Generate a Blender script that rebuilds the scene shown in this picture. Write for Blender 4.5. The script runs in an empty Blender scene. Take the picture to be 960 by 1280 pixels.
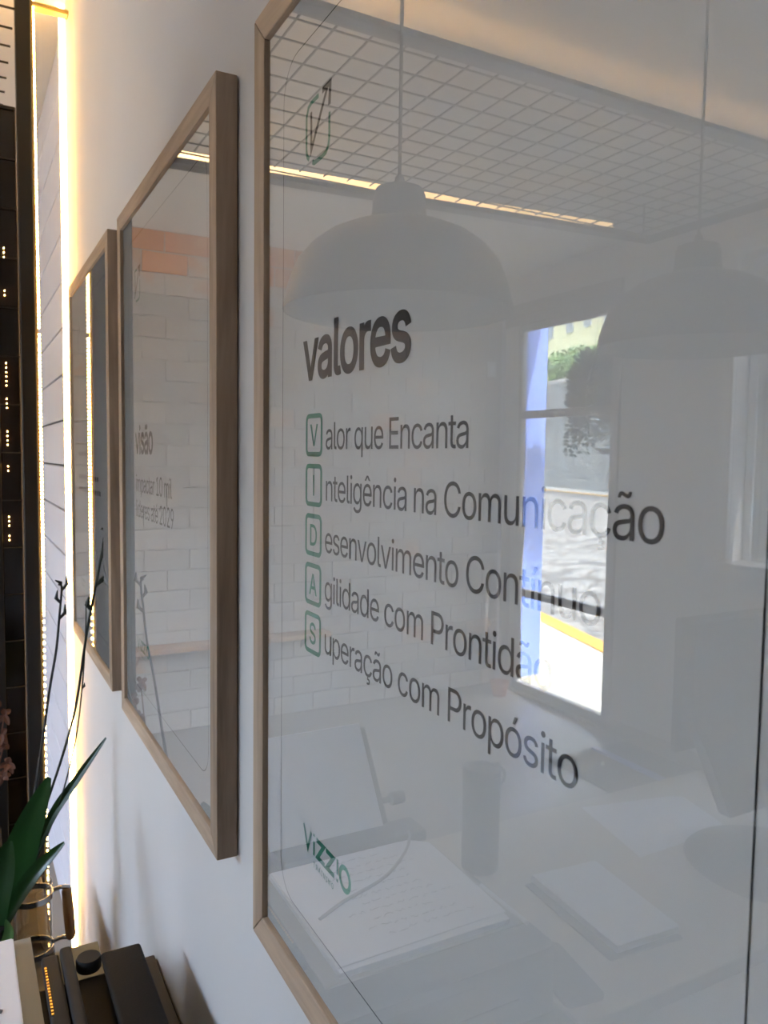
import bpy, bmesh, math, random, json, mathutils
from mathutils import Vector, Matrix, noise
random.seed(7)
D = bpy.data; SC = bpy.context.scene; COL = SC.collection
PI = math.pi

# ---------------------------------------------------------------- camera
CAM = Vector((0.0, 0.267, 1.60))
F_PX, YAW, PITCH, ROLL = 979.5, 0.49433, -0.069075, 0.01319
fw = Vector((math.cos(YAW)*math.cos(PITCH), -math.sin(YAW)*math.cos(PITCH), math.sin(PITCH)))
rt = Vector((-math.sin(YAW), -math.cos(YAW), 0.0)); upv = rt.cross(fw)
rt = rt*math.cos(ROLL) + upv*math.sin(ROLL); upv = rt.cross(fw)
cd = D.cameras.new('camera'); cam = D.objects.new('camera', cd); COL.objects.link(cam)
m = Matrix((rt, upv, -fw)).transposed().to_4x4(); m.translation = CAM
cam.matrix_world = m
cd.sensor_fit = 'HORIZONTAL'; cd.sensor_width = 36.0; cd.lens = F_PX/960*36.0
cd.clip_start = 0.01; cd.clip_end = 300
cd.dof.use_dof = True; cd.dof.focus_distance = 0.72; cd.dof.aperture_fstop = 26.0
SC.camera = cam

# ---------------------------------------------------------------- world, sun, exposure
wd = D.worlds.new('sky'); SC.world = wd; wd.use_nodes = True
nt = wd.node_tree; nt.nodes.clear()
sky = nt.nodes.new('ShaderNodeTexSky'); sky.sky_type = 'NISHITA'; sky.sun_disc = False
sky.sun_elevation = math.radians(55); sky.sun_rotation = math.radians(270); sky.air_density = 1.2; sky.dust_density = 2.0
bg = nt.nodes.new('ShaderNodeBackground'); bg.inputs['Strength'].default_value = 5.0
wo = nt.nodes.new('ShaderNodeOutputWorld')
hs = nt.nodes.new('ShaderNodeHueSaturation'); hs.inputs['Saturation'].default_value = .7
nt.links.new(sky.outputs[0], hs.inputs['Color']); nt.links.new(hs.outputs[0], bg.inputs[0]); nt.links.new(bg.outputs[0], wo.inputs[0])
SUN_DIR = Vector((0.62, -0.17, -0.80)).normalized()
sl = D.lights.new('sun', 'SUN'); sl.energy = 42; sl.angle = math.radians(0.6); sl.color = (1.0, 0.94, 0.84)
so = D.objects.new('sun', sl); COL.objects.link(so); so.rotation_euler = SUN_DIR.to_track_quat('-Z', 'Y').to_euler(); so.location = (-4, 8, 12)
SC.view_settings.view_transform = 'Standard'; SC.view_settings.look = 'None'
SC.view_settings.exposure = 0.42; SC.view_settings.gamma = 1.0; SC.view_settings.use_curve_mapping = False
SC.cycles.use_denoising = True; SC.cycles.sample_clamp_indirect = 8.0
SC.cycles.max_bounces = 12; SC.cycles.diffuse_bounces = 5; SC.cycles.transparent_max_bounces = 24
SC.cycles.glossy_bounces = 5
def portal(x0, x1, z0, z1, y):       # sampling portals in the real openings; they give no light of their own
    l = D.lights.new('window_portal', 'AREA'); l.shape = 'RECTANGLE'; l.size = x1-x0; l.size_y = z1-z0
    l.cycles.is_portal = True
    o = D.objects.new('window_portal', l); COL.objects.link(o)
    o.location = ((x0+x1)/2, y, (z0+z1)/2); o.rotation_euler = (-PI/2, 0, 0)   # emits towards -Y (into the room)

# ---------------------------------------------------------------- materials
def lin(c):
    f = lambda v: v/12.92 if v <= .04045 else ((v+.055)/1.055)**2.4
    return tuple(f(v/255) for v in c) + (1.0,)
def mat(name, col=(200,200,200), rough=.6, metal=0, spec=.5, noise_s=None, noise_a=.08, bump=0, bscale=None, stretch=(1,1,1), emit=None, es=0, trans=0, subs=0):
    mt = D.materials.new(name); mt.use_nodes = True; n = mt.node_tree; b = n.nodes['Principled BSDF']
    c = lin(col)
    b.inputs['Roughness'].default_value = rough; b.inputs['Metallic'].default_value = metal
    b.inputs['Specular IOR Level'].default_value = spec; b.inputs['Base Color'].default_value = c
    if noise_s:
        tc = n.nodes.new('ShaderNodeTexCoord'); mp = n.nodes.new('ShaderNodeMapping'); mp.inputs['Scale'].default_value = stretch
        nz = n.nodes.new('ShaderNodeTexNoise'); nz.inputs['Scale'].default_value = noise_s; nz.inputs['Detail'].default_value = 6
        n.links.new(tc.outputs['Object'], mp.inputs[0]); n.links.new(mp.outputs[0], nz.inputs['Vector'])
        rp = n.nodes.new('ShaderNodeValToRGB'); rp.color_ramp.elements[0].position = .3; rp.color_ramp.elements[1].position = .7
        rp.color_ramp.elements[0].color = tuple(max(0, v*(1-noise_a*2)) for v in c[:3]) + (1,)
        rp.color_ramp.elements[1].color = tuple(min(1, v*(1+noise_a)) for v in c[:3]) + (1,)
        n.links.new(nz.outputs['Fac'], rp.inputs[0]); n.links.new(rp.outputs[0], b.inputs['Base Color'])
        if bump:
            bp = n.nodes.new('ShaderNodeBump'); bp.inputs['Strength'].default_value = bump; bp.inputs['Distance'].default_value = .004
            n.links.new(nz.outputs['Fac'], bp.inputs['Height']); n.links.new(bp.outputs[0], b.inputs['Normal'])
    if emit:
        b.inputs['Emission Color'].default_value = lin(emit); b.inputs['Emission Strength'].default_value = es
    if trans: b.inputs['Transmission Weight'].default_value = trans
    return mt
def wood(name, stretch, c0=(108,88,70), c1=(190,167,145)):
    mt = D.materials.new(name); mt.use_nodes = True; n = mt.node_tree; b = n.nodes['Principled BSDF']
    tc = n.nodes.new('ShaderNodeTexCoord'); mp = n.nodes.new('ShaderNodeMapping'); mp.inputs['Scale'].default_value = stretch
    nz = n.nodes.new('ShaderNodeTexNoise'); nz.inputs['Scale'].default_value = 9; nz.inputs['Detail'].default_value = 9; nz.inputs['Roughness'].default_value = .65
    nz.inputs['Distortion'].default_value = .6
    n2 = n.nodes.new('ShaderNodeTexNoise'); n2.inputs['Scale'].default_value = 60; n2.inputs['Detail'].default_value = 3
    n.links.new(tc.outputs['Object'], mp.inputs[0]); n.links.new(mp.outputs[0], nz.inputs['Vector']); n.links.new(mp.outputs[0], n2.inputs['Vector'])
    mx = n.nodes.new('ShaderNodeMath'); mx.operation = 'MULTIPLY_ADD'; mx.inputs[1].default_value = .35
    n.links.new(n2.outputs['Fac'], mx.inputs[0]); n.links.new(nz.outputs['Fac'], mx.inputs[2])
    rp = n.nodes.new('ShaderNodeValToRGB'); rp.color_ramp.elements[0].position = .42; rp.color_ramp.elements[1].position = .82
    rp.color_ramp.elements[0].color = lin(c0); rp.color_ramp.elements[1].color = lin(c1)
    n.links.new(mx.outputs[0], rp.inputs[0]); n.links.new(rp.outputs[0], b.inputs['Base Color'])
    bp = n.nodes.new('ShaderNodeBump'); bp.inputs['Strength'].default_value = .25; bp.inputs['Distance'].default_value = .001
    n.links.new(mx.outputs[0], bp.inputs['Height']); n.links.new(bp.outputs[0], b.inputs['Normal'])
    b.inputs['Roughness'].default_value = .62
    return mt
def glassmat(name, gain=1.65, tint=(1,1,1,1)):
    # thin pane: fresnel mirror on the entering side (gain counts both faces), clear otherwise
    mt = D.materials.new(name); mt.use_nodes = True; n = mt.node_tree; n.nodes.clear()
    out = n.nodes.new('ShaderNodeOutputMaterial'); mix = n.nodes.new('ShaderNodeMixShader')
    tr = n.nodes.new('ShaderNodeBsdfTransparent'); tr.inputs[0].default_value = tint
    gl = n.nodes.new('ShaderNodeBsdfGlossy'); gl.inputs['Roughness'].default_value = 0.0
    fr = n.nodes.new('ShaderNodeFresnel'); fr.inputs['IOR'].default_value = 1.58
    ge = n.nodes.new('ShaderNodeNewGeometry'); iv = n.nodes.new('ShaderNodeMath'); iv.operation = 'SUBTRACT'; iv.inputs[0].default_value = 1
    n.links.new(ge.outputs['Backfacing'], iv.inputs[1])
    m1 = n.nodes.new('ShaderNodeMath'); m1.operation = 'MULTIPLY'; n.links.new(fr.outputs[0], m1.inputs[0]); n.links.new(iv.outputs[0], m1.inputs[1])
    m2 = n.nodes.new('ShaderNodeMath'); m2.operation = 'MULTIPLY'; m2.use_clamp = True; m2.inputs[1].default_value = gain; n.links.new(m1.outputs[0], m2.inputs[0])
    n.links.new(m2.outputs[0], mix.inputs[0]); n.links.new(tr.outputs[0], mix.inputs[1]); n.links.new(gl.outputs[0], mix.inputs[2])
    n.links.new(mix.outputs[0], out.inputs[0])
    return mt
def brickmat(name, base, wash, amt):
    mt = D.materials.new(name); mt.use_nodes = True; n = mt.node_tree; b = n.nodes['Principled BSDF']
    tc = n.nodes.new('ShaderNodeTexCoord'); oi = n.nodes.new('ShaderNodeObjectInfo')
    ad = n.nodes.new('ShaderNodeVectorMath'); ad.operation = 'ADD'; n.links.new(tc.outputs['Object'], ad.inputs[0]); n.links.new(oi.outputs['Location'], ad.inputs[1])
    nz = n.nodes.new('ShaderNodeTexNoise'); nz.inputs['Scale'].default_value = 7; nz.inputs['Detail'].default_value = 6; n.links.new(ad.outputs[0], nz.inputs['Vector'])
    rp = n.nodes.new('ShaderNodeValToRGB'); rp.color_ramp.elements[0].position = max(0, amt-.12); rp.color_ramp.elements[1].position = min(1, amt+.12)
    rp.color_ramp.elements[0].color = lin(wash); rp.color_ramp.elements[1].color = lin(base)
    n.links.new(nz.outputs['Fac'], rp.inputs[0])
    hs = n.nodes.new('ShaderNodeHueSaturation'); mr = n.nodes.new('ShaderNodeMapRange'); mr.inputs['To Min'].default_value = .88; mr.inputs['To Max'].default_value = 1.06
    n.links.new(oi.outputs['Random'], mr.inputs[0]); n.links.new(mr.outputs[0], hs.inputs['Value']); n.links.new(rp.outputs[0], hs.inputs['Color'])
    n.links.new(hs.outputs[0], b.inputs['Base Color'])
    bp = n.nodes.new('ShaderNodeBump'); bp.inputs['Strength'].default_value = .5; bp.inputs['Distance'].default_value = .004
    n.links.new(nz.outputs['Fac'], bp.inputs['Height']); n.links.new(bp.outputs[0], b.inputs['Normal']); b.inputs['Roughness'].default_value = .9
    return mt
M = dict(
 wall=mat('wall_paint', (208,206,206), .75, noise_s=3, noise_a=.015),
 ceil=mat('ceiling_paint', (214,212,208), .85, noise_s=3, noise_a=.015),
 floor=mat('floor_vinyl', (134,126,115), .35, noise_s=2.5, noise_a=.06),
 paper=mat('poster_paper', (202,202,201), .8),
 white=mat('white_sheet', (238,240,248), .8),
 ink=mat('dark_ink', (16,12,12), .6), inkb=mat('brown_ink', (32,16,8), .6),
 green=mat('teal_ink', (8,112,88), .6), gree2=mat('light_teal_ink', (30,142,116), .6), line=mat('line_ink', (30,30,32), .7),
 oak_z=wood('oak_upright', (1.0,1.0,.09)), oak_x=wood('oak_level', (.09,1.0,1.0)),
 glass=glassmat('poster_glass'), pane=glassmat('window_glass', 1.8, (.97,.98,.98,1)),
 vessel=glassmat('vessel_glass', 2.4, (.93,.92,.9,1)),
 black=mat('black_metal', (16,13,11), .42, metal=.0), blackg=mat('smoked_panel', (28,18,12), .12), shade=mat('lamp_enamel', (30,32,34), .35),
 shadein=mat('lamp_inside', (150,150,148), .6), plastic=mat('black_plastic', (12,13,14), .7, spec=.25, noise_s=300, noise_a=.05, bump=.1),
 plast2=mat('charcoal_plastic', (22,24,26), .7, spec=.25), rubber=mat('soft_black', (24,25,27), .7), gold=mat('brass_teeth', (196,160,84), .3, metal=1),
 desk=mat('desk_laminate', (192,180,160), .42, noise_s=4, noise_a=.02), beige=mat('kraft_card', (140,130,104), .85), grey=mat('grey_board', (150,150,140), .7),
 frame_w=mat('white_joinery', (222,224,226), .5), doorf=mat('door_joinery', (150,146,142), .5), steel=mat('steel', (170,170,172), .25, metal=1),
 leaf=mat('orchid_leaf', (34,66,30), .3, noise_s=8, noise_a=.15), leafl=mat('pale_leaf', (92,128,72), .4), stem=mat('orchid_stem', (22,32,20), .5), stemb=mat('dark_stem', (20,22,26), .5),
 pot=mat('nursery_pot', (34,22,18), .35), bark=mat('bark', (50,34,24), .9, noise_s=40, noise_a=.4, bump=.6), gripw=mat('wooden_grip', (140,96,52), .45, noise_s=30, noise_a=.1, stretch=(1,1,.1)),
 tumbler=mat('green_enamel', (30,48,44), .4), scrib=mat('pencil_ink', (90,96,116), .8), cable=mat('grey_cable', (120,120,130), .5),
 dimfloor=mat('painted_shade', (44,42,42), .9, noise_s=200, noise_a=.2), blue=mat('blue_paint', (112,140,214), .6), blue_refl=mat('blue_reflection', (140,172,250), .25),
 curtain=mat('white_cloth', (228,226,220), .8), orange=mat('terracotta', (200,122,80), .7), sheer=mat('sheer_curtain', (205,222,228), .8),
 rock=mat('retaining_render', (120,122,120), .9, noise_s=2, noise_a=.25, bump=.5), curb=mat('white_kerb', (226,222,208), .8), yel=mat('yellow_paint', (222,160,10), .7),
 walk=mat('sidewalk_cement', (206,200,182), .85, noise_s=3, noise_a=.1), house=mat('cream_render', (238,228,176), .8), hwin=mat('far_window', (70,76,84), .2), roof=mat('roof_tile', (150,96,70), .8),
 bwood=mat('bench_wood', (176,140,108), .6, noise_s=12, noise_a=.12, stretch=(1,.1,1)), hedge=mat('hedge_leaf', (86,122,56), .6, noise_s=2, noise_a=.3), fern=mat('fern_leaf', (38,50,38), .6, noise_s=6, noise_a=.3), leafd=mat('dry_petal', (96,60,44), .7),
 led=mat('led_warm', (255,222,150), .5, emit=(255,200,118), es=42), ledd=mat('led_chip', (255,214,140), .5, emit=(255,200,112), es=34),
 ledc=mat('led_ceiling', (255,222,150), .5, emit=(255,200,120), es=62), ledf=mat('led_diffused', (255,222,150), .5, emit=(255,214,150), es=5), strip=mat('led_carrier', (196,168,100), .5),
 brick0=brickmat('bare_brick', (202,138,82), (214,176,140), .36), brick1=brickmat('half_washed_brick', (190,146,108), (180,172,162), .55), brick2=brickmat('washed_brick', (178,166,154), (172,168,162), .72),
 mortar=mat('washed_mortar', (166,161,155), .95), plank=mat('white_plank', (206,204,212), .7, noise_s=3, noise_a=.02), groove=mat('plank_groove', (110,104,104), .9),
)
def cobble():
    mt = D.materials.new('cobble_road'); mt.use_nodes = True; n = mt.node_tree; b = n.nodes['Principled BSDF']
    tc = n.nodes.new('ShaderNodeTexCoord'); v = n.nodes.new('ShaderNodeTexVoronoi'); v.inputs['Scale'].default_value = 5
    n.links.new(tc.outputs['Object'], v.inputs['Vector'])
    rp = n.nodes.new('ShaderNodeValToRGB'); rp.color_ramp.elements[0].color = lin((138,136,130)); rp.color_ramp.elements[1].color = lin((84,82,78)); rp.color_ramp.elements[0].position=.25; rp.color_ramp.elements[1].position=.8
    n.links.new(v.outputs['Distance'], rp.inputs[0]); n.links.new(rp.outputs[0], b.inputs['Base Color']); b.inputs['Roughness'].default_value = .9
    bp = n.nodes.new('ShaderNodeBump'); bp.inputs['Strength'].default_value = .8; bp.inputs['Distance'].default_value = .05; bp.invert = True
    n.links.new(v.outputs['Distance'], bp.inputs['Height']); n.links.new(bp.outputs[0], b.inputs['Normal'])
    return mt
M['cobble'] = cobble()

# ---------------------------------------------------------------- helpers
def put(name, bm, m, parent=None, smooth=False, loc=None):
    me = D.meshes.new(name); bm.normal_update(); bm.to_mesh(me); bm.free()
    me.materials.append(m)
    if smooth:
        for p in me.polygons: p.use_smooth = True
        me.set_sharp_from_angle(angle=math.radians(40))
    o = D.objects.new(name, me); COL.objects.link(o)
    if parent: o.parent = parent
    if loc: o.location = loc
    return o
def tag(o, label=None, cat=None, group=None, kind=None):
    if label: o['label'] = label
    if cat: o['category'] = cat
    if group: o['group'] = group
    if kind: o['kind'] = kind
    return o
def thing(name, label, cat, loc=(0,0,0), rz=0, group=None):
    o = D.objects.new(name, None); COL.objects.link(o); o.location = loc; o.rotation_euler = (0,0,rz); o.empty_display_size = .05
    return tag(o, label, cat, group)
def setting(name, bm, m, parent=None):
    o = put(name, bm, m, parent)
    if not parent: o['kind'] = 'structure'
    return o
def box(bm, x0, x1, y0, y1, z0, z1, bev=0, seg=2):
    x0,x1 = min(x0,x1),max(x0,x1); y0,y1=min(y0,y1),max(y0,y1); z0,z1=min(z0,z1),max(z0,z1)
    vs = [bm.verts.new(p) for p in ((x0,y0,z0),(x1,y0,z0),(x1,y1,z0),(x0,y1,z0),(x0,y0,z1),(x1,y0,z1),(x1,y1,z1),(x0,y1,z1))]
    fs = [bm.faces.new([vs[i] for i in q]) for q in ((3,2,1,0),(4,5,6,7),(0,1,5,4),(1,2,6,5),(2,3,7,6),(3,0,4,7))]
    if bev:
        es = list({e for f in fs for e in f.edges}); bmesh.ops.bevel(bm, geom=es, offset=bev, segments=seg, affect='EDGES', profile=.6)
    return bm
def B(*a, **k): return box(bmesh.new(), *a, **k)
def tube(bm, pts, r, n=8, caps=True):
    pts = [Vector(p) for p in pts]; rs = r if isinstance(r, (list,tuple)) else [r]*len(pts)
    rings = []; prev = None
    for i, p in enumerate(pts):
        t = (pts[min(i+1,len(pts)-1)] - pts[max(i-1,0)]).normalized()
        a = prev if prev is not None else (Vector((0,0,1)) if abs(t.z) < .9 else Vector((1,0,0)))
        u = (a - t*a.dot(t)).normalized(); v = t.cross(u); prev = u
        rings.append([bm.verts.new(p + (u*math.cos(2*PI*k/n) + v*math.sin(2*PI*k/n))*rs[i]) for k in range(n)])
    for a, b in zip(rings, rings[1:]):
        for k in range(n): bm.faces.new((a[k], a[(k+1)%n], b[(k+1)%n], b[k]))
    if caps:
        bm.faces.new(rings[0][::-1]); bm.faces.new(rings[-1])
    return bm
def lathe(bm, prof, n=40, cx=0, cy=0, close=False):
    rings = []
    for r, z in prof:
        rings.append([bm.verts.new((cx + r*math.cos(2*PI*k/n), cy + r*math.sin(2*PI*k/n), z)) for k in range(n)] if r > 1e-5 else [bm.verts.new((cx, cy, z))])
    for a, b in zip(rings, rings[1:]):
        for k in range(n):
            q = (k+1) % n
            if len(a) == 1 and len(b) == 1: continue
            if len(a) == 1: bm.faces.new((a[0], b[q], b[k]))
            elif len(b) == 1: bm.faces.new((a[k], a[q], b[0]))
            else: bm.faces.new((a[k], a[q], b[q], b[k]))
    bmesh.ops.recalc_face_normals(bm, faces=bm.faces)
    return bm
def smoothpts(pts, n=8):                  # Catmull-Rom through pts
    P = [Vector(p) for p in pts]; P = [P[0]*2-P[1]] + P + [P[-1]*2-P[-2]]; out = []
    for i in range(1, len(P)-2):
        for k in range(n):
            t = k/n
            out.append(.5*((2*P[i]) + (P[i+1]-P[i-1])*t + (2*P[i-1]-5*P[i]+4*P[i+1]-P[i+2])*t*t + (3*P[i]-P[i-1]-3*P[i+1]+P[i+2])*t**3))
    out.append(P[-2]); return out
def prism(bm, poly, axis, a, b):          # closed polygon (2-D points) extruded along an axis between a and b
    def P(q, s):
        return {'x': (s, q[0], q[1]), 'y': (q[0], s, q[1]), 'z': (q[0], q[1], s)}[axis]
    A = [bm.verts.new(P(q, a)) for q in poly]; Bv = [bm.verts.new(P(q, b)) for q in poly]; n = len(poly)
    bm.faces.new(A); bm.faces.new(Bv[::-1])
    for i in range(n): bm.faces.new((A[i], Bv[i], Bv[(i+1)%n], A[(i+1)%n]))
    bmesh.ops.recalc_face_normals(bm, faces=bm.faces)
    return bm
def leafmesh(bm, pts, w, nrm=Vector((0,0,1)), curl=.25, t=.0012, shape=None):   # a blade with thickness along a curve
    P = smoothpts(pts, 6); n = len(P); rows = []
    for i, p in enumerate(P):
        s = i/(n-1); tt = (P[min(i+1,n-1)]-P[max(i-1,0)]).normalized(); side = tt.cross(nrm).normalized(); up = side.cross(tt).normalized()
        ww = w*(shape(s) if shape else (math.sin(PI*min(1, s*.92+.06))**.7))
        rows.append([p + side*ww*k + up*(abs(k)*ww*curl) for k in (-1,-.5,0,.5,1)])
    for off in (0, -t):
        vs = [[bm.verts.new(q + Vector((0,0,off)) + nrm*off) for q in r] for r in rows]
        for a, b in zip(vs, vs[1:]):
            for k in range(4): bm.faces.new((a[k], a[k+1], b[k+1], b[k]) if off == 0 else (a[k], b[k], b[k+1], a[k+1]))
    return bm

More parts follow.
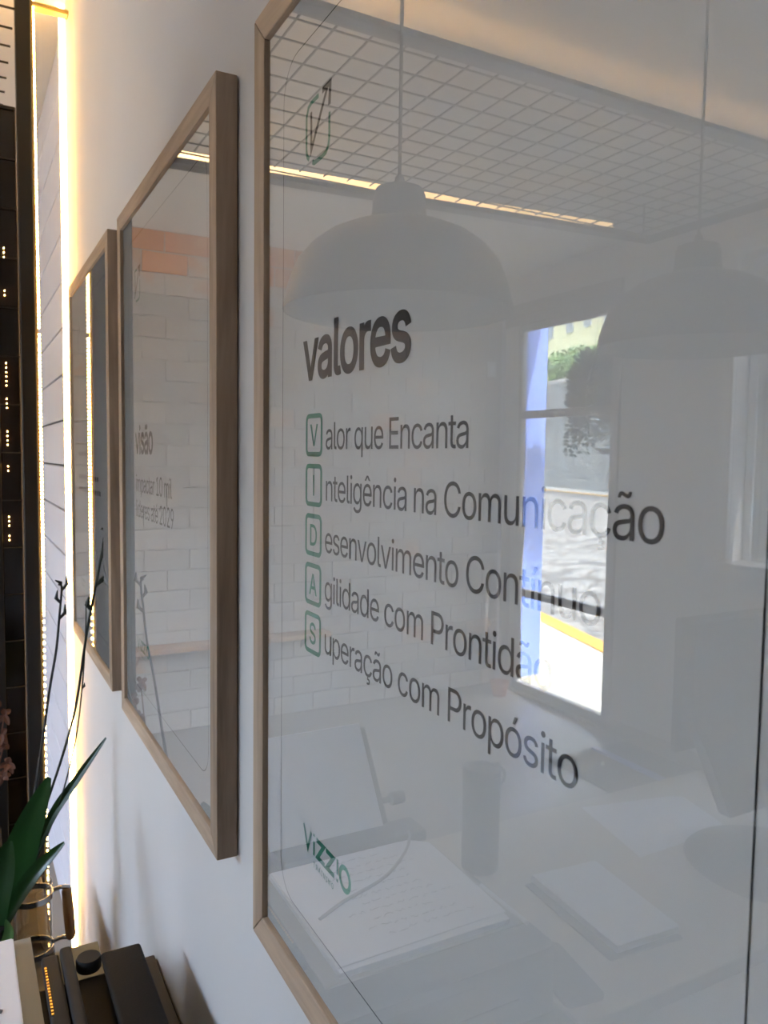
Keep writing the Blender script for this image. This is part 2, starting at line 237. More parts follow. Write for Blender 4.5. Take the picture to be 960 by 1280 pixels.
# ---------------------------------------------------------------- lettering (glyph outlines as Bezier handles, thousandths of an em)
GLYPHS = json.loads(r'''{"!":[196,[[87,160,67,160,66,276,64,393,63,509,86,509,109,509,132,509,131,393,129,276,128,160,108,160],[111,-4,98,-4,86,-4,75,0,66,9,57,18,52,28,52,41,52,54,57,64,66,73,75,82,86,86,98,86,111,86,122,82,130,73,139,64,143,54,143,41,143,28,139,18,130,9,122,0]]],"0":[453,[[264,-7,227,-7,189,-7,157,4,130,24,103,45,83,74,69,113,55,152,48,199,48,254,48,309,55,356,69,395,83,434,104,464,130,484,157,505,189,516,227,516,264,516,296,505,323,484,350,464,370,434,384,395,398,356,405,309,405,254,405,199,398,152,384,113,370,74,350,45,323,24,297,4],[202,50,227,50,252,50,273,58,290,74,308,90,321,113,330,144,339,174,344,211,344,254,344,298,339,334,330,365,321,396,308,419,290,435,273,451,252,460,227,460,202,460,180,451,163,435,146,419,132,396,123,365,114,334,109,298,109,254,109,211,114,174,123,144,132,113,146,90,163,74,180,58]]],"1":[453,[[181,0,76,0,76,18,76,36,76,55,181,55,286,55,391,55,391,36,391,18,391,0,286,0],[250,509,276,509,276,339,276,170,276,0,255,0,234,0,212,0,212,149,212,299,212,448,211,448,210,448,209,448,168,418,127,388,86,358,86,381,86,404,86,427,124,454,161,481,198,509,224,509]]],"2":[453,[[172,0,64,0,64,16,64,32,64,48,121,108,177,168,234,229,254,249,270,267,282,282,295,298,304,313,311,327,317,341,320,356,320,372,320,390,316,405,308,419,299,432,288,442,273,449,259,456,242,460,224,460,204,460,187,456,172,447,158,439,147,428,139,414,131,399,127,382,127,362,106,362,86,362,66,362,66,392,72,419,86,442,100,465,119,483,143,496,167,509,194,516,225,516,256,516,282,509,306,497,329,484,348,467,361,445,374,424,381,399,381,372,381,354,378,335,371,318,364,300,353,280,336,259,319,237,296,210,267,180,229,140,191,100,153,60,153,59,153,58,153,57,232,57,310,57,389,57,389,38,389,19,389,0,281,0]]],"9":[453,[[195,516,226,516,258,516,286,508,310,494,335,480,354,460,368,434,382,409,389,380,389,347,389,322,384,297,373,270,362,243,343,209,315,168,277,112,239,56,200,0,177,0,154,0,130,0,187,82,244,165,302,248,303,248,305,248,307,248,303,238,296,229,288,221,279,213,269,207,257,202,245,197,232,195,218,195,187,195,160,201,137,214,114,227,96,245,83,269,70,292,64,320,64,352,64,384,71,412,85,436,99,461,118,480,142,494,167,508],[246,460,226,460,207,460,189,456,174,446,159,437,147,424,138,407,130,391,125,372,125,352,125,330,130,312,138,296,147,279,159,266,174,257,189,248,207,243,226,243,246,243,263,248,279,257,294,266,306,279,314,295,323,311,327,330,327,350,327,372,323,391,314,407,306,424,294,437,279,446,264,456]]],"A":[480,[[39,0,16,0,78,170,140,339,201,509,226,509,251,509,276,509,338,339,401,170,463,0,440,0,418,0,395,0,359,101,323,202,287,302,280,321,273,344,264,372,255,400,245,435,232,478,236,478,241,478,245,478,233,435,222,399,213,371,204,343,196,320,190,302,155,202,120,101,85,0,62,0],[196,142,110,142,110,161,110,180,110,199,196,199,283,199,370,199,370,180,370,161,370,142,283,142]]],"C":[510,[[293,-7,267,-7,223,-7,184,4,150,25,116,46,89,76,70,115,50,154,40,200,40,254,40,308,50,354,70,393,89,432,116,462,150,484,184,505,223,516,267,516,293,516,317,512,340,504,363,497,384,486,402,471,420,457,436,439,448,418,460,398,468,374,473,348,451,348,430,348,408,348,404,366,398,381,389,394,381,408,370,419,357,428,345,438,331,444,315,449,300,454,284,456,267,456,236,456,208,448,184,432,159,416,139,394,125,364,111,334,103,297,103,254,103,211,111,174,125,145,140,115,159,92,184,76,208,61,236,53,267,53,284,53,300,55,315,60,331,65,345,72,357,81,370,90,381,101,389,114,398,128,404,143,408,160,430,160,451,160,473,160,468,134,460,111,448,91,436,70,421,52,402,38,384,23,363,12,341,5,318,-3]]],"D":[502,[[270,0,219,0,178,0,137,0,96,0,96,19,96,38,96,57,136,57,175,57,215,57,256,57,290,65,318,81,345,97,366,119,379,149,392,179,399,214,399,255,399,296,392,331,379,360,366,390,346,412,320,428,293,444,260,452,221,452,178,452,136,452,93,452,93,471,93,490,93,509,137,509,181,509,225,509,275,509,317,499,352,478,388,458,415,429,433,391,452,353,462,308,462,255,462,202,452,157,433,119,414,80,387,51,351,31,314,10],[103,509,125,509,125,339,125,170,125,0,103,0,82,0,60,0,60,170,60,339,60,509,82,509]]],"E":[419,[[165,0,60,0,60,170,60,339,60,509,164,509,268,509,372,509,372,490,372,471,372,452,290,452,207,452,125,452,125,396,125,341,125,286,202,286,278,286,355,286,355,267,355,248,355,229,278,229,202,229,125,229,125,172,125,114,125,57,208,57,292,57,375,57,375,38,375,19,375,0,270,0]]],"G":[520,[[309,-7,269,-7,223,-7,184,4,149,25,115,46,88,76,69,116,50,155,40,201,40,254,40,308,50,354,69,393,88,432,115,462,149,484,183,505,222,516,265,516,292,516,317,512,340,504,364,496,385,484,403,469,422,454,437,437,449,416,461,396,470,373,474,349,452,349,430,349,408,349,403,365,396,380,387,393,378,406,368,418,356,427,344,436,330,444,315,448,300,453,284,456,265,456,235,456,208,448,183,432,159,417,139,394,125,364,111,334,103,297,103,254,103,211,111,175,125,145,140,115,159,92,184,76,209,61,237,53,269,53,297,53,323,59,345,71,367,83,384,101,396,123,409,146,415,172,415,202,421,201,428,200,434,199,384,199,333,199,283,199,283,218,283,237,283,256,348,256,413,256,478,256,478,237,478,219,478,200,478,158,469,122,451,91,433,60,408,36,377,19,345,2]]],"I":[300,[[110,0,31,0,31,19,31,38,31,57,60,57,89,57,118,57,118,189,118,320,118,452,89,452,60,452,31,452,31,471,31,490,31,509,110,509,190,509,269,509,269,490,269,471,269,452,240,452,212,452,183,452,183,320,183,189,183,57,212,57,240,57,269,57,269,38,269,19,269,0,190,0]]],"N":[523,[[82,0,60,0,60,170,60,339,60,509,86,509,111,509,136,509,205,400,274,291,343,183,349,174,355,164,363,151,370,138,379,123,388,107,396,90,405,73,414,55,411,54,408,54,405,54,403,72,401,90,401,108,400,126,399,142,399,157,399,172,399,185,399,195,399,300,399,404,399,509,420,509,442,509,463,509,463,339,463,170,463,0,438,0,412,0,387,0,325,97,264,194,202,290,194,303,186,316,177,331,169,345,159,362,148,381,137,400,124,424,108,452,111,453,115,453,119,454,120,428,121,405,122,384,123,362,124,344,124,328,125,312,125,300,125,291,125,194,125,97,125,0,103,0]]],"O":[533,[[311,-7,267,-7,223,-7,184,4,150,25,116,46,90,76,70,115,50,154,40,200,40,254,40,308,50,354,70,393,90,432,116,462,150,484,184,505,223,516,267,516,311,516,350,505,384,484,418,462,444,432,464,393,483,354,493,308,493,254,493,200,483,154,464,115,444,76,418,46,384,25,350,4],[236,53,267,53,297,53,325,61,349,76,374,91,394,114,408,144,423,174,430,211,430,254,430,298,423,335,408,365,394,395,374,417,349,433,325,448,297,456,267,456,236,456,209,448,184,433,160,417,140,394,125,364,111,334,103,298,103,254,103,211,111,174,125,144,140,114,160,92,184,76,209,61]]],"P":[444,[[82,0,60,0,60,170,60,339,60,509,118,509,177,509,235,509,274,509,307,502,332,487,358,473,377,454,390,430,402,405,409,378,409,348,409,317,402,290,390,265,377,241,358,222,332,207,307,193,274,186,235,186,193,186,151,186,109,186,109,205,109,224,109,242,150,242,191,242,232,242,259,242,281,247,297,256,313,265,325,278,333,294,341,310,344,328,344,348,344,368,341,386,333,402,325,417,313,430,297,438,280,448,259,452,232,452,196,452,160,452,125,452,125,301,125,151,125,0,103,0]]],"R":[449,[[82,0,60,0,60,170,60,339,60,509,119,509,177,509,236,509,275,509,307,502,333,489,359,475,378,457,390,433,403,410,409,382,409,352,409,322,403,295,390,271,378,248,359,230,333,217,307,204,275,198,236,198,189,198,143,198,96,198,96,217,96,236,96,255,142,255,188,255,234,255,260,255,281,259,298,267,314,275,326,286,334,300,341,315,345,332,345,352,345,372,341,390,334,405,326,420,314,431,298,440,281,448,260,452,233,452,197,452,161,452,125,452,125,301,125,151,125,0,103,0],[378,0,353,0,312,76,271,153,230,229,254,229,279,229,303,229,344,153,386,76,428,0,403,0]]],"S":[447,[[262,-9,224,-9,187,-9,155,-3,128,9,100,21,79,38,64,60,49,82,40,107,38,137,60,137,82,137,104,137,106,117,112,101,123,88,134,75,149,65,166,59,184,52,203,49,224,49,247,49,268,53,286,60,304,68,319,78,330,92,340,106,346,121,346,139,346,156,341,169,332,179,323,189,311,198,296,204,281,211,264,217,245,222,224,228,204,234,184,239,142,251,109,268,86,289,63,311,52,339,52,372,52,401,60,426,75,448,90,469,111,486,138,498,164,510,194,516,227,516,261,516,290,510,316,498,342,486,362,469,377,449,392,428,400,404,401,378,380,378,358,378,337,378,335,403,323,423,302,437,281,452,256,458,225,458,203,458,184,455,167,448,151,441,138,431,129,418,120,406,115,392,115,376,115,358,120,344,131,334,142,323,154,314,169,308,184,302,199,297,212,293,230,289,247,284,264,279,279,275,295,270,312,264,328,257,344,248,359,238,373,227,385,214,394,198,404,182,408,162,408,139,408,111,401,86,386,64,372,41,351,24,323,11,296,-2]]],"T":[449,[[85,452,32,452,32,471,32,490,32,509,160,509,288,509,417,509,417,490,417,471,417,452,364,452,310,452,257,452,257,301,257,151,257,0,235,0,214,0,193,0,193,151,193,301,193,452,139,452]]],"V":[480,[[228,0,204,0,141,170,79,339,16,509,39,509,62,509,84,509,120,408,156,307,192,206,198,189,206,166,215,137,224,109,235,73,248,31,243,31,239,31,235,31,247,74,258,110,267,138,276,166,284,189,290,206,325,307,360,408,395,509,417,509,440,509,463,509,401,339,340,170,278,0,253,0]]],"a":[389,[[182,-8,160,-8,136,-8,114,-4,94,5,75,14,59,27,48,45,36,62,30,83,30,108,30,130,35,147,43,161,52,174,63,185,78,193,92,201,108,207,125,211,143,214,160,218,178,220,201,223,220,225,234,227,248,228,258,231,265,235,272,239,276,245,276,255,276,255,276,256,276,257,276,272,273,286,267,297,261,308,252,316,240,322,228,328,213,331,196,331,178,331,162,328,149,322,136,317,126,309,118,301,110,292,104,283,100,274,80,280,61,285,41,291,50,314,62,332,78,346,95,360,113,369,133,375,153,381,173,384,194,384,208,384,223,383,239,379,255,376,271,370,286,360,301,351,313,338,322,320,332,303,337,280,337,251,337,168,337,84,337,0,317,0,297,0,276,0,276,17,276,35,276,52,275,52,274,52,272,52,268,43,261,34,252,25,243,15,230,7,215,1,200,-5],[155,45,170,45,193,45,212,50,228,59,244,68,255,79,263,93,272,107,276,122,276,138,276,155,276,172,276,190,273,187,268,184,260,182,251,180,242,178,231,176,221,174,210,172,200,171,190,170,182,169,176,168,161,166,147,163,134,159,122,154,111,148,103,139,96,131,92,119,92,105,92,92,95,81,102,72,109,63,118,57,130,52,142,48]]],"c":[396,[[226,-8,207,-8,173,-8,143,0,117,16,91,33,71,56,56,85,41,114,34,148,34,187,34,227,41,262,56,291,71,320,91,344,117,360,143,376,173,384,207,384,226,384,244,382,260,377,276,372,292,365,305,356,319,347,330,335,340,322,350,308,357,294,362,277,342,272,322,267,303,262,300,272,296,281,290,289,285,297,278,304,270,311,262,317,252,322,242,325,232,328,220,330,207,330,182,330,162,323,145,310,129,297,116,280,108,258,100,237,96,213,96,187,96,162,100,139,108,117,116,96,129,79,145,66,162,53,182,46,207,46,220,46,232,48,243,52,253,55,262,60,271,66,279,72,286,80,292,89,297,97,302,107,304,117,324,112,343,107,363,102,358,85,351,70,341,56,332,43,320,31,306,21,293,12,277,4,261,-1,244,-6]]],"d":[424,[[219,-8,195,-8,164,-8,136,0,112,16,87,32,68,55,55,84,41,114,34,149,34,189,34,229,41,263,55,293,69,322,88,345,112,360,136,376,164,384,196,384,219,384,238,380,253,373,268,365,279,356,287,346,296,336,302,327,306,319,308,319,309,319,311,319,311,382,311,446,311,509,331,509,351,509,372,509,372,339,372,170,372,0,352,0,332,0,313,0,313,20,313,39,313,59,311,59,309,59,307,59,302,51,296,42,287,31,278,21,267,12,252,4,238,-4],[181,47,204,47,228,47,247,53,263,65,279,77,291,94,299,115,308,136,312,161,312,190,312,218,308,242,300,263,292,284,279,300,263,312,247,324,228,330,204,330,181,330,161,324,145,311,128,299,116,282,108,261,100,240,96,216,96,190,96,162,100,138,109,117,117,95,129,78,145,66,161,53]]],"e":[404,[[238,-8,212,-8,175,-8,144,0,117,16,90,33,70,56,56,85,41,114,34,148,34,187,34,226,41,260,55,290,69,319,89,343,115,359,141,376,171,384,205,384,226,384,246,381,266,374,286,367,303,356,319,341,335,326,348,306,357,282,366,258,371,228,371,194,371,186,371,178,371,169,272,169,174,169,75,169,75,186,75,204,75,221,162,221,250,221,338,221,329,215,319,208,310,202,310,227,306,249,298,268,290,288,278,303,262,314,247,325,228,330,205,330,182,330,163,325,146,313,130,302,118,288,109,270,100,252,96,232,96,211,96,200,96,189,96,178,96,150,101,126,110,106,120,87,134,72,151,62,168,51,189,46,212,46,228,46,241,48,254,53,266,57,276,64,285,73,294,82,301,92,306,106,325,101,345,96,365,91,359,71,349,54,335,39,321,24,303,13,282,4,262,-4]]],"g":[425,[[238,-151,207,-151,179,-151,154,-147,134,-140,113,-132,96,-122,82,-110,69,-98,58,-84,50,-69,68,-60,84,-50,101,-41,107,-49,113,-57,122,-66,130,-75,141,-82,154,-88,168,-94,186,-97,207,-97,238,-97,263,-90,282,-75,302,-60,311,-37,311,-6,311,19,311,44,311,68,310,68,308,68,306,68,302,60,295,51,287,42,278,32,267,23,252,16,238,8,219,5,195,5,164,5,137,12,113,27,88,41,69,62,55,90,41,118,34,152,34,191,34,230,41,264,55,293,69,322,88,345,112,360,137,376,165,384,196,384,220,384,239,381,254,373,268,365,280,356,288,346,297,336,303,327,308,319,309,319,311,319,313,319,313,339,313,359,313,379,333,379,353,379,372,379,372,250,372,120,372,-9,372,-42,365,-69,350,-90,336,-111,316,-126,290,-136,266,-146],[181,59,205,59,228,59,248,64,264,75,280,86,292,101,300,121,308,141,312,165,312,193,312,220,308,243,300,264,292,284,280,300,264,312,248,324,228,330,205,330,181,330,161,324,145,312,129,299,117,283,109,262,100,242,96,218,96,193,96,166,100,143,109,123,117,102,129,87,145,76,162,65]]],"i":[167,[[73,0,53,0,53,126,53,253,53,379,73,379,93,379,114,379,114,253,114,126,114,0,93,0],[96,443,84,443,72,443,62,447,54,455,46,462,41,472,41,483,41,494,46,504,54,512,62,520,72,524,84,524,96,524,106,520,114,512,122,504,126,494,126,483,126,472,122,462,114,455,106,447]]],"l":[189,[[147,-2,139,-2,110,-2,88,5,74,20,60,35,53,57,53,84,53,226,53,367,53,509,73,509,93,509,114,509,114,372,114,235,114,99,114,81,116,69,120,62,124,55,133,52,146,52,152,52,157,52,160,53,164,53,167,54,170,54,173,37,177,20,181,3,175,1,169,0,162,-1,154,-2]]],"m":[610,[[73,0,53,0,53,126,53,253,53,379,72,379,92,379,112,379,112,351,112,323,112,295,111,295,109,295,108,295,113,316,121,332,132,346,144,359,157,369,172,376,187,383,203,386,219,386,247,386,270,378,287,361,305,344,316,322,321,295,318,295,315,295,312,295,317,313,325,330,337,343,349,357,364,367,381,375,398,382,416,386,437,386,459,386,479,381,497,372,515,362,530,348,541,328,551,309,557,285,557,255,557,170,557,85,557,0,536,0,516,0,496,0,496,85,496,169,496,254,496,281,488,301,472,313,457,325,439,330,419,330,402,330,387,327,374,320,362,313,352,303,345,290,339,278,335,263,335,247,335,165,335,82,335,0,315,0,294,0,274,0,274,87,274,173,274,260,274,281,267,298,253,311,239,324,221,330,199,330,185,330,171,327,158,320,144,313,134,303,126,289,118,276,114,258,114,238,114,159,114,79,114,0,93,0]]],"n":[410,[[114,249,114,227,114,151,114,76,114,0,93,0,73,0,53,0,53,126,53,253,53,379,72,379,92,379,112,379,112,349,112,318,112,288,109,288,106,288,102,288,114,322,131,347,152,362,174,377,199,384,227,384,253,384,276,379,295,369,314,358,330,342,341,321,352,300,357,273,357,240,357,160,357,80,357,0,337,0,316,0,296,0,296,78,296,157,296,235,296,265,288,288,273,304,258,321,237,329,210,329,192,329,175,325,161,317,146,310,135,298,126,283,118,267]]],"o":[415,[[242,-8,207,-8,173,-8,143,0,117,16,91,33,71,56,56,85,41,114,34,148,34,187,34,227,41,262,56,291,71,320,91,344,117,360,143,376,173,384,207,384,242,384,272,376,299,360,325,344,345,320,359,291,374,262,381,227,381,187,381,148,374,114,359,85,345,56,325,33,299,16,272,0],[182,46,207,46,233,46,254,53,270,66,287,79,299,96,307,117,315,139,319,162,319,187,319,213,315,236,307,258,299,280,287,297,270,310,254,323,233,330,207,330,182,330,162,323,145,310,129,297,116,280,108,258,100,237,96,213,96,187,96,162,100,139,108,117,116,96,129,79,145,66,162,53]]],"p":[424,[[73,-143,53,-143,53,31,53,205,53,379,72,379,92,379,112,379,112,359,112,339,112,319,114,319,116,319,118,319,123,327,129,336,137,346,145,356,157,365,171,373,186,380,205,384,229,384,261,384,289,376,313,360,337,345,356,322,370,293,383,263,390,229,390,189,390,149,384,114,370,84,356,55,338,32,313,16,289,0,261,-8,229,-8,206,-8,187,-4,173,4,158,12,146,21,138,31,130,42,123,51,118,59,117,59,115,59,114,59,114,-8,114,-76,114,-143,93,-143],[197,47,220,47,244,47,263,53,279,66,296,78,308,95,316,117,324,138,328,162,328,190,328,216,324,240,316,261,308,282,296,299,280,311,264,324,244,330,220,330,197,330,177,324,161,312,145,300,133,284,125,263,117,242,113,218,113,190,113,161,117,136,125,115,133,94,146,77,162,65,178,53]]],"q":[424,[[372,31,372,-143,351,-143,331,-143,311,-143,311,-76,311,-8,311,59,309,59,308,59,306,59,302,51,295,42,287,31,278,21,267,12,252,4,238,-4,219,-8,195,-8,164,-8,136,0,112,16,87,32,68,55,55,84,41,114,34,149,34,189,34,229,41,263,55,293,69,322,88,345,112,360,136,376,164,384,196,384,219,384,238,380,253,373,268,365,279,356,287,346,296,336,302,327,307,319,309,319,311,319,313,319,313,339,313,359,313,379,332,379,352,379,372,379,372,205],[181,47,204,47,228,47,247,53,263,65,279,77,291,94,299,115,308,136,312,161,312,190,312,218,308,242,300,263,292,284,279,300,263,312,247,324,228,330,204,330,181,330,161,324,145,311,128,299,116,282,108,261,100,240,96,216,96,190,96,162,100,138,109,117,117,95,129,78,145,66,161,53]]],"r":[259,[[73,0,53,0,53,126,53,253,53,379,72,379,92,379,112,379,112,360,112,340,112,321,113,321,114,321,115,321,122,340,135,356,152,367,170,379,190,385,213,385,218,385,223,385,229,384,235,384,240,384,243,384,243,363,243,343,243,322,242,323,237,323,230,324,223,325,215,326,207,326,189,326,173,322,159,315,145,307,134,297,126,284,118,270,114,255,114,237,114,158,114,79,114,0,93,0]]],"s":[365,[[211,-8,182,-8,156,-8,132,-4,112,3,92,11,75,23,62,38,49,53,40,72,36,94,55,98,74,102,94,106,99,86,109,70,124,60,139,50,158,45,181,45,208,45,229,51,244,62,260,74,268,87,268,103,268,116,263,127,254,136,245,144,231,151,212,155,191,160,170,165,149,170,115,178,89,191,72,208,55,225,47,247,47,274,47,296,53,315,65,332,77,348,94,361,115,370,136,380,160,384,187,384,213,384,235,380,254,372,272,364,287,353,299,339,310,325,319,308,324,290,305,286,287,281,268,277,264,292,255,304,243,316,230,327,212,332,187,332,165,332,146,327,131,317,116,306,109,293,109,277,109,263,114,252,124,243,134,235,150,228,172,223,191,218,210,214,229,209,264,201,290,188,306,171,323,154,331,133,331,106,331,84,325,64,312,47,300,30,282,16,260,6,237,-3]]],"t":[227,[[138,379,204,379,204,362,204,344,204,327,138,327,72,327,6,327,6,344,6,362,6,379,72,379],[65,345,65,471,85,471,106,471,126,471,126,347,126,222,126,98,126,81,129,69,136,61,143,54,154,50,170,50,174,50,179,50,185,51,191,52,197,53,202,54,206,36,209,19,213,2,207,0,200,-2,192,-3,184,-4,176,-4,168,-4,136,-4,110,4,92,21,74,38,65,62,65,93,65,219]]],"u":[410,[[210,-5,182,-5,157,-5,134,0,115,11,95,21,80,37,69,59,58,80,53,107,53,139,53,219,53,299,53,379,73,379,93,379,114,379,114,301,114,222,114,144,114,114,121,91,137,75,152,58,173,50,200,50,218,50,235,54,249,62,264,70,275,81,283,97,292,112,296,131,296,153,296,228,296,304,296,379,316,379,337,379,357,379,357,253,357,126,357,0,337,0,318,0,298,0,298,31,298,61,298,92,301,92,304,92,307,92,295,57,279,32,257,17,236,2]]],"v":[389,[[184,0,162,0,114,126,66,253,17,379,40,379,62,379,84,379,111,304,138,230,165,155,174,132,181,110,187,87,193,64,199,42,206,21,198,21,191,21,184,21,191,42,197,64,203,87,209,110,216,132,224,155,251,230,278,304,305,379,327,379,349,379,372,379,323,253,275,126,226,0,205,0]]],"z":[380,[[141,0,42,0,42,15,42,30,42,46,112,137,183,228,254,320,254,321,254,322,254,323,185,323,116,323,48,323,48,342,48,360,48,379,143,379,238,379,332,379,332,363,332,347,332,331,264,241,195,150,126,60,126,59,126,58,126,56,197,56,268,56,339,56,339,38,339,19,339,0,240,0]]],"ã":[389,[[182,-8,160,-8,136,-8,114,-4,94,5,75,14,59,27,48,45,36,62,30,83,30,108,30,130,35,147,43,161,52,174,63,185,78,193,92,201,108,207,125,211,143,214,160,218,178,220,201,223,220,225,234,227,248,228,258,231,265,235,272,239,276,245,276,255,276,255,276,256,276,257,276,272,273,286,267,297,261,308,252,316,240,322,228,328,213,331,196,331,178,331,162,328,149,322,136,317,126,309,118,301,110,292,104,283,100,274,80,280,61,285,41,291,50,314,62,332,78,346,95,360,113,369,133,375,153,381,173,384,194,384,208,384,223,383,239,379,255,376,271,370,286,360,301,351,313,338,322,320,332,303,337,280,337,251,337,168,337,84,337,0,317,0,297,0,276,0,276,17,276,35,276,52,275,52,274,52,272,52,268,43,261,34,252,25,243,15,230,7,215,1,200,-5],[155,45,170,45,193,45,212,50,228,59,244,68,255,79,263,93,272,107,276,122,276,138,276,155,276,172,276,190,273,187,268,184,260,182,251,180,242,178,231,176,221,174,210,172,200,171,190,170,182,169,176,168,161,166,147,163,134,159,122,154,111,148,103,139,96,131,92,119,92,105,92,92,95,81,102,72,109,63,118,57,130,52,142,48],[251,446,234,446,225,446,217,448,209,450,201,453,193,457,186,460,179,464,172,468,166,470,160,473,155,475,151,475,145,475,141,472,138,466,135,460,133,454,133,448,119,448,104,448,90,448,91,468,96,485,104,498,113,512,127,518,145,518,154,518,162,517,170,514,177,511,184,508,191,504,198,500,204,497,210,494,216,491,222,490,227,490,233,490,237,492,240,496,243,500,245,507,246,517,260,517,274,517,288,517,288,496,282,479,273,466,264,453]]],"ç":[396,[[226,-8,207,-8,173,-8,143,0,117,16,91,33,71,56,56,85,41,114,34,148,34,187,34,227,41,262,56,291,71,320,91,344,117,360,143,376,173,384,207,384,226,384,244,382,260,377,276,372,292,365,305,356,319,347,330,335,340,322,350,308,357,294,362,277,342,272,322,267,303,262,300,272,296,281,290,289,285,297,278,304,270,311,262,317,252,322,242,325,232,328,220,330,207,330,182,330,162,323,145,310,129,297,116,280,108,258,100,237,96,213,96,187,96,162,100,139,108,117,116,96,129,79,145,66,162,53,182,46,207,46,220,46,232,48,243,52,253,55,262,60,271,66,279,72,286,80,292,89,297,97,302,107,304,117,324,112,343,107,363,102,358,85,351,70,341,56,332,43,320,31,306,21,293,12,277,4,261,-1,244,-6],[183,-143,169,-143,169,-131,169,-119,169,-107,183,-107,196,-107,210,-107,222,-107,231,-105,236,-102,241,-99,243,-93,243,-84,243,-76,241,-70,236,-67,231,-64,222,-62,210,-62,200,-62,191,-62,182,-62,185,-36,188,-10,192,16,203,16,214,16,224,16,224,11,224,6,224,0,224,-10,224,-20,224,-29,246,-30,263,-35,273,-44,284,-53,289,-66,289,-85,289,-105,282,-119,270,-129,257,-138,237,-143,210,-143,196,-143]]],"é":[404,[[238,-8,212,-8,175,-8,144,0,117,16,90,33,70,56,56,85,41,114,34,148,34,187,34,226,41,260,55,290,69,319,89,343,115,359,141,376,171,384,205,384,226,384,246,381,266,374,286,367,303,356,319,341,335,326,348,306,357,282,366,258,371,228,371,194,371,186,371,178,371,169,272,169,174,169,75,169,75,186,75,204,75,221,162,221,250,221,338,221,329,215,319,208,310,202,310,227,306,249,298,268,290,288,278,303,262,314,247,325,228,330,205,330,182,330,163,325,146,313,130,302,118,288,109,270,100,252,96,232,96,211,96,200,96,189,96,178,96,150,101,126,110,106,120,87,134,72,151,62,168,51,189,46,212,46,228,46,241,48,254,53,266,57,276,64,285,73,294,82,301,92,306,106,325,101,345,96,365,91,359,71,349,54,335,39,321,24,303,13,282,4,262,-4],[194,429,177,429,193,462,209,496,225,529,247,529,270,529,293,529,271,496,249,462,227,429,210,429]]],"ê":[404,[[238,-8,212,-8,175,-8,144,0,117,16,90,33,70,56,56,85,41,114,34,148,34,187,34,226,41,260,55,290,69,319,89,343,115,359,141,376,171,384,205,384,226,384,246,381,266,374,286,367,303,356,319,341,335,326,348,306,357,282,366,258,371,228,371,194,371,186,371,178,371,169,272,169,174,169,75,169,75,186,75,204,75,221,162,221,250,221,338,221,329,215,319,208,310,202,310,227,306,249,298,268,290,288,278,303,262,314,247,325,228,330,205,330,182,330,163,325,146,313,130,302,118,288,109,270,100,252,96,232,96,211,96,200,96,189,96,178,96,150,101,126,110,106,120,87,134,72,151,62,168,51,189,46,212,46,228,46,241,48,254,53,266,57,276,64,285,73,294,82,301,92,306,106,325,101,345,96,365,91,359,71,349,54,335,39,321,24,303,13,282,4,262,-4],[171,455,155,435,135,435,115,435,95,435,95,436,95,437,95,438,121,468,148,499,175,529,194,529,214,529,233,529,260,499,287,468,313,438,313,437,313,436,313,435,293,435,273,435,252,435,236,455,220,475,204,495,187,475]]],"í":[167,[[73,0,53,0,53,126,53,253,53,379,73,379,93,379,114,379,114,253,114,126,114,0,93,0],[73,429,57,429,73,462,88,496,104,529,127,529,150,529,173,529,151,496,129,462,107,429,90,429]]],"ó":[415,[[242,-8,207,-8,173,-8,143,0,117,16,91,33,71,56,56,85,41,114,34,148,34,187,34,227,41,262,56,291,71,320,91,344,117,360,143,376,173,384,207,384,242,384,272,376,299,360,325,344,345,320,359,291,374,262,381,227,381,187,381,148,374,114,359,85,345,56,325,33,299,16,272,0],[182,46,207,46,233,46,254,53,270,66,287,79,299,96,307,117,315,139,319,162,319,187,319,213,315,236,307,258,299,280,287,297,270,310,254,323,233,330,207,330,182,330,162,323,145,310,129,297,116,280,108,258,100,237,96,213,96,187,96,162,100,139,108,117,116,96,129,79,145,66,162,53],[197,429,181,429,196,462,212,496,228,529,251,529,274,529,297,529,275,496,253,462,231,429,214,429]]]}''')
YP = 0.0090          # front of the printed sheet
_gcache = {}
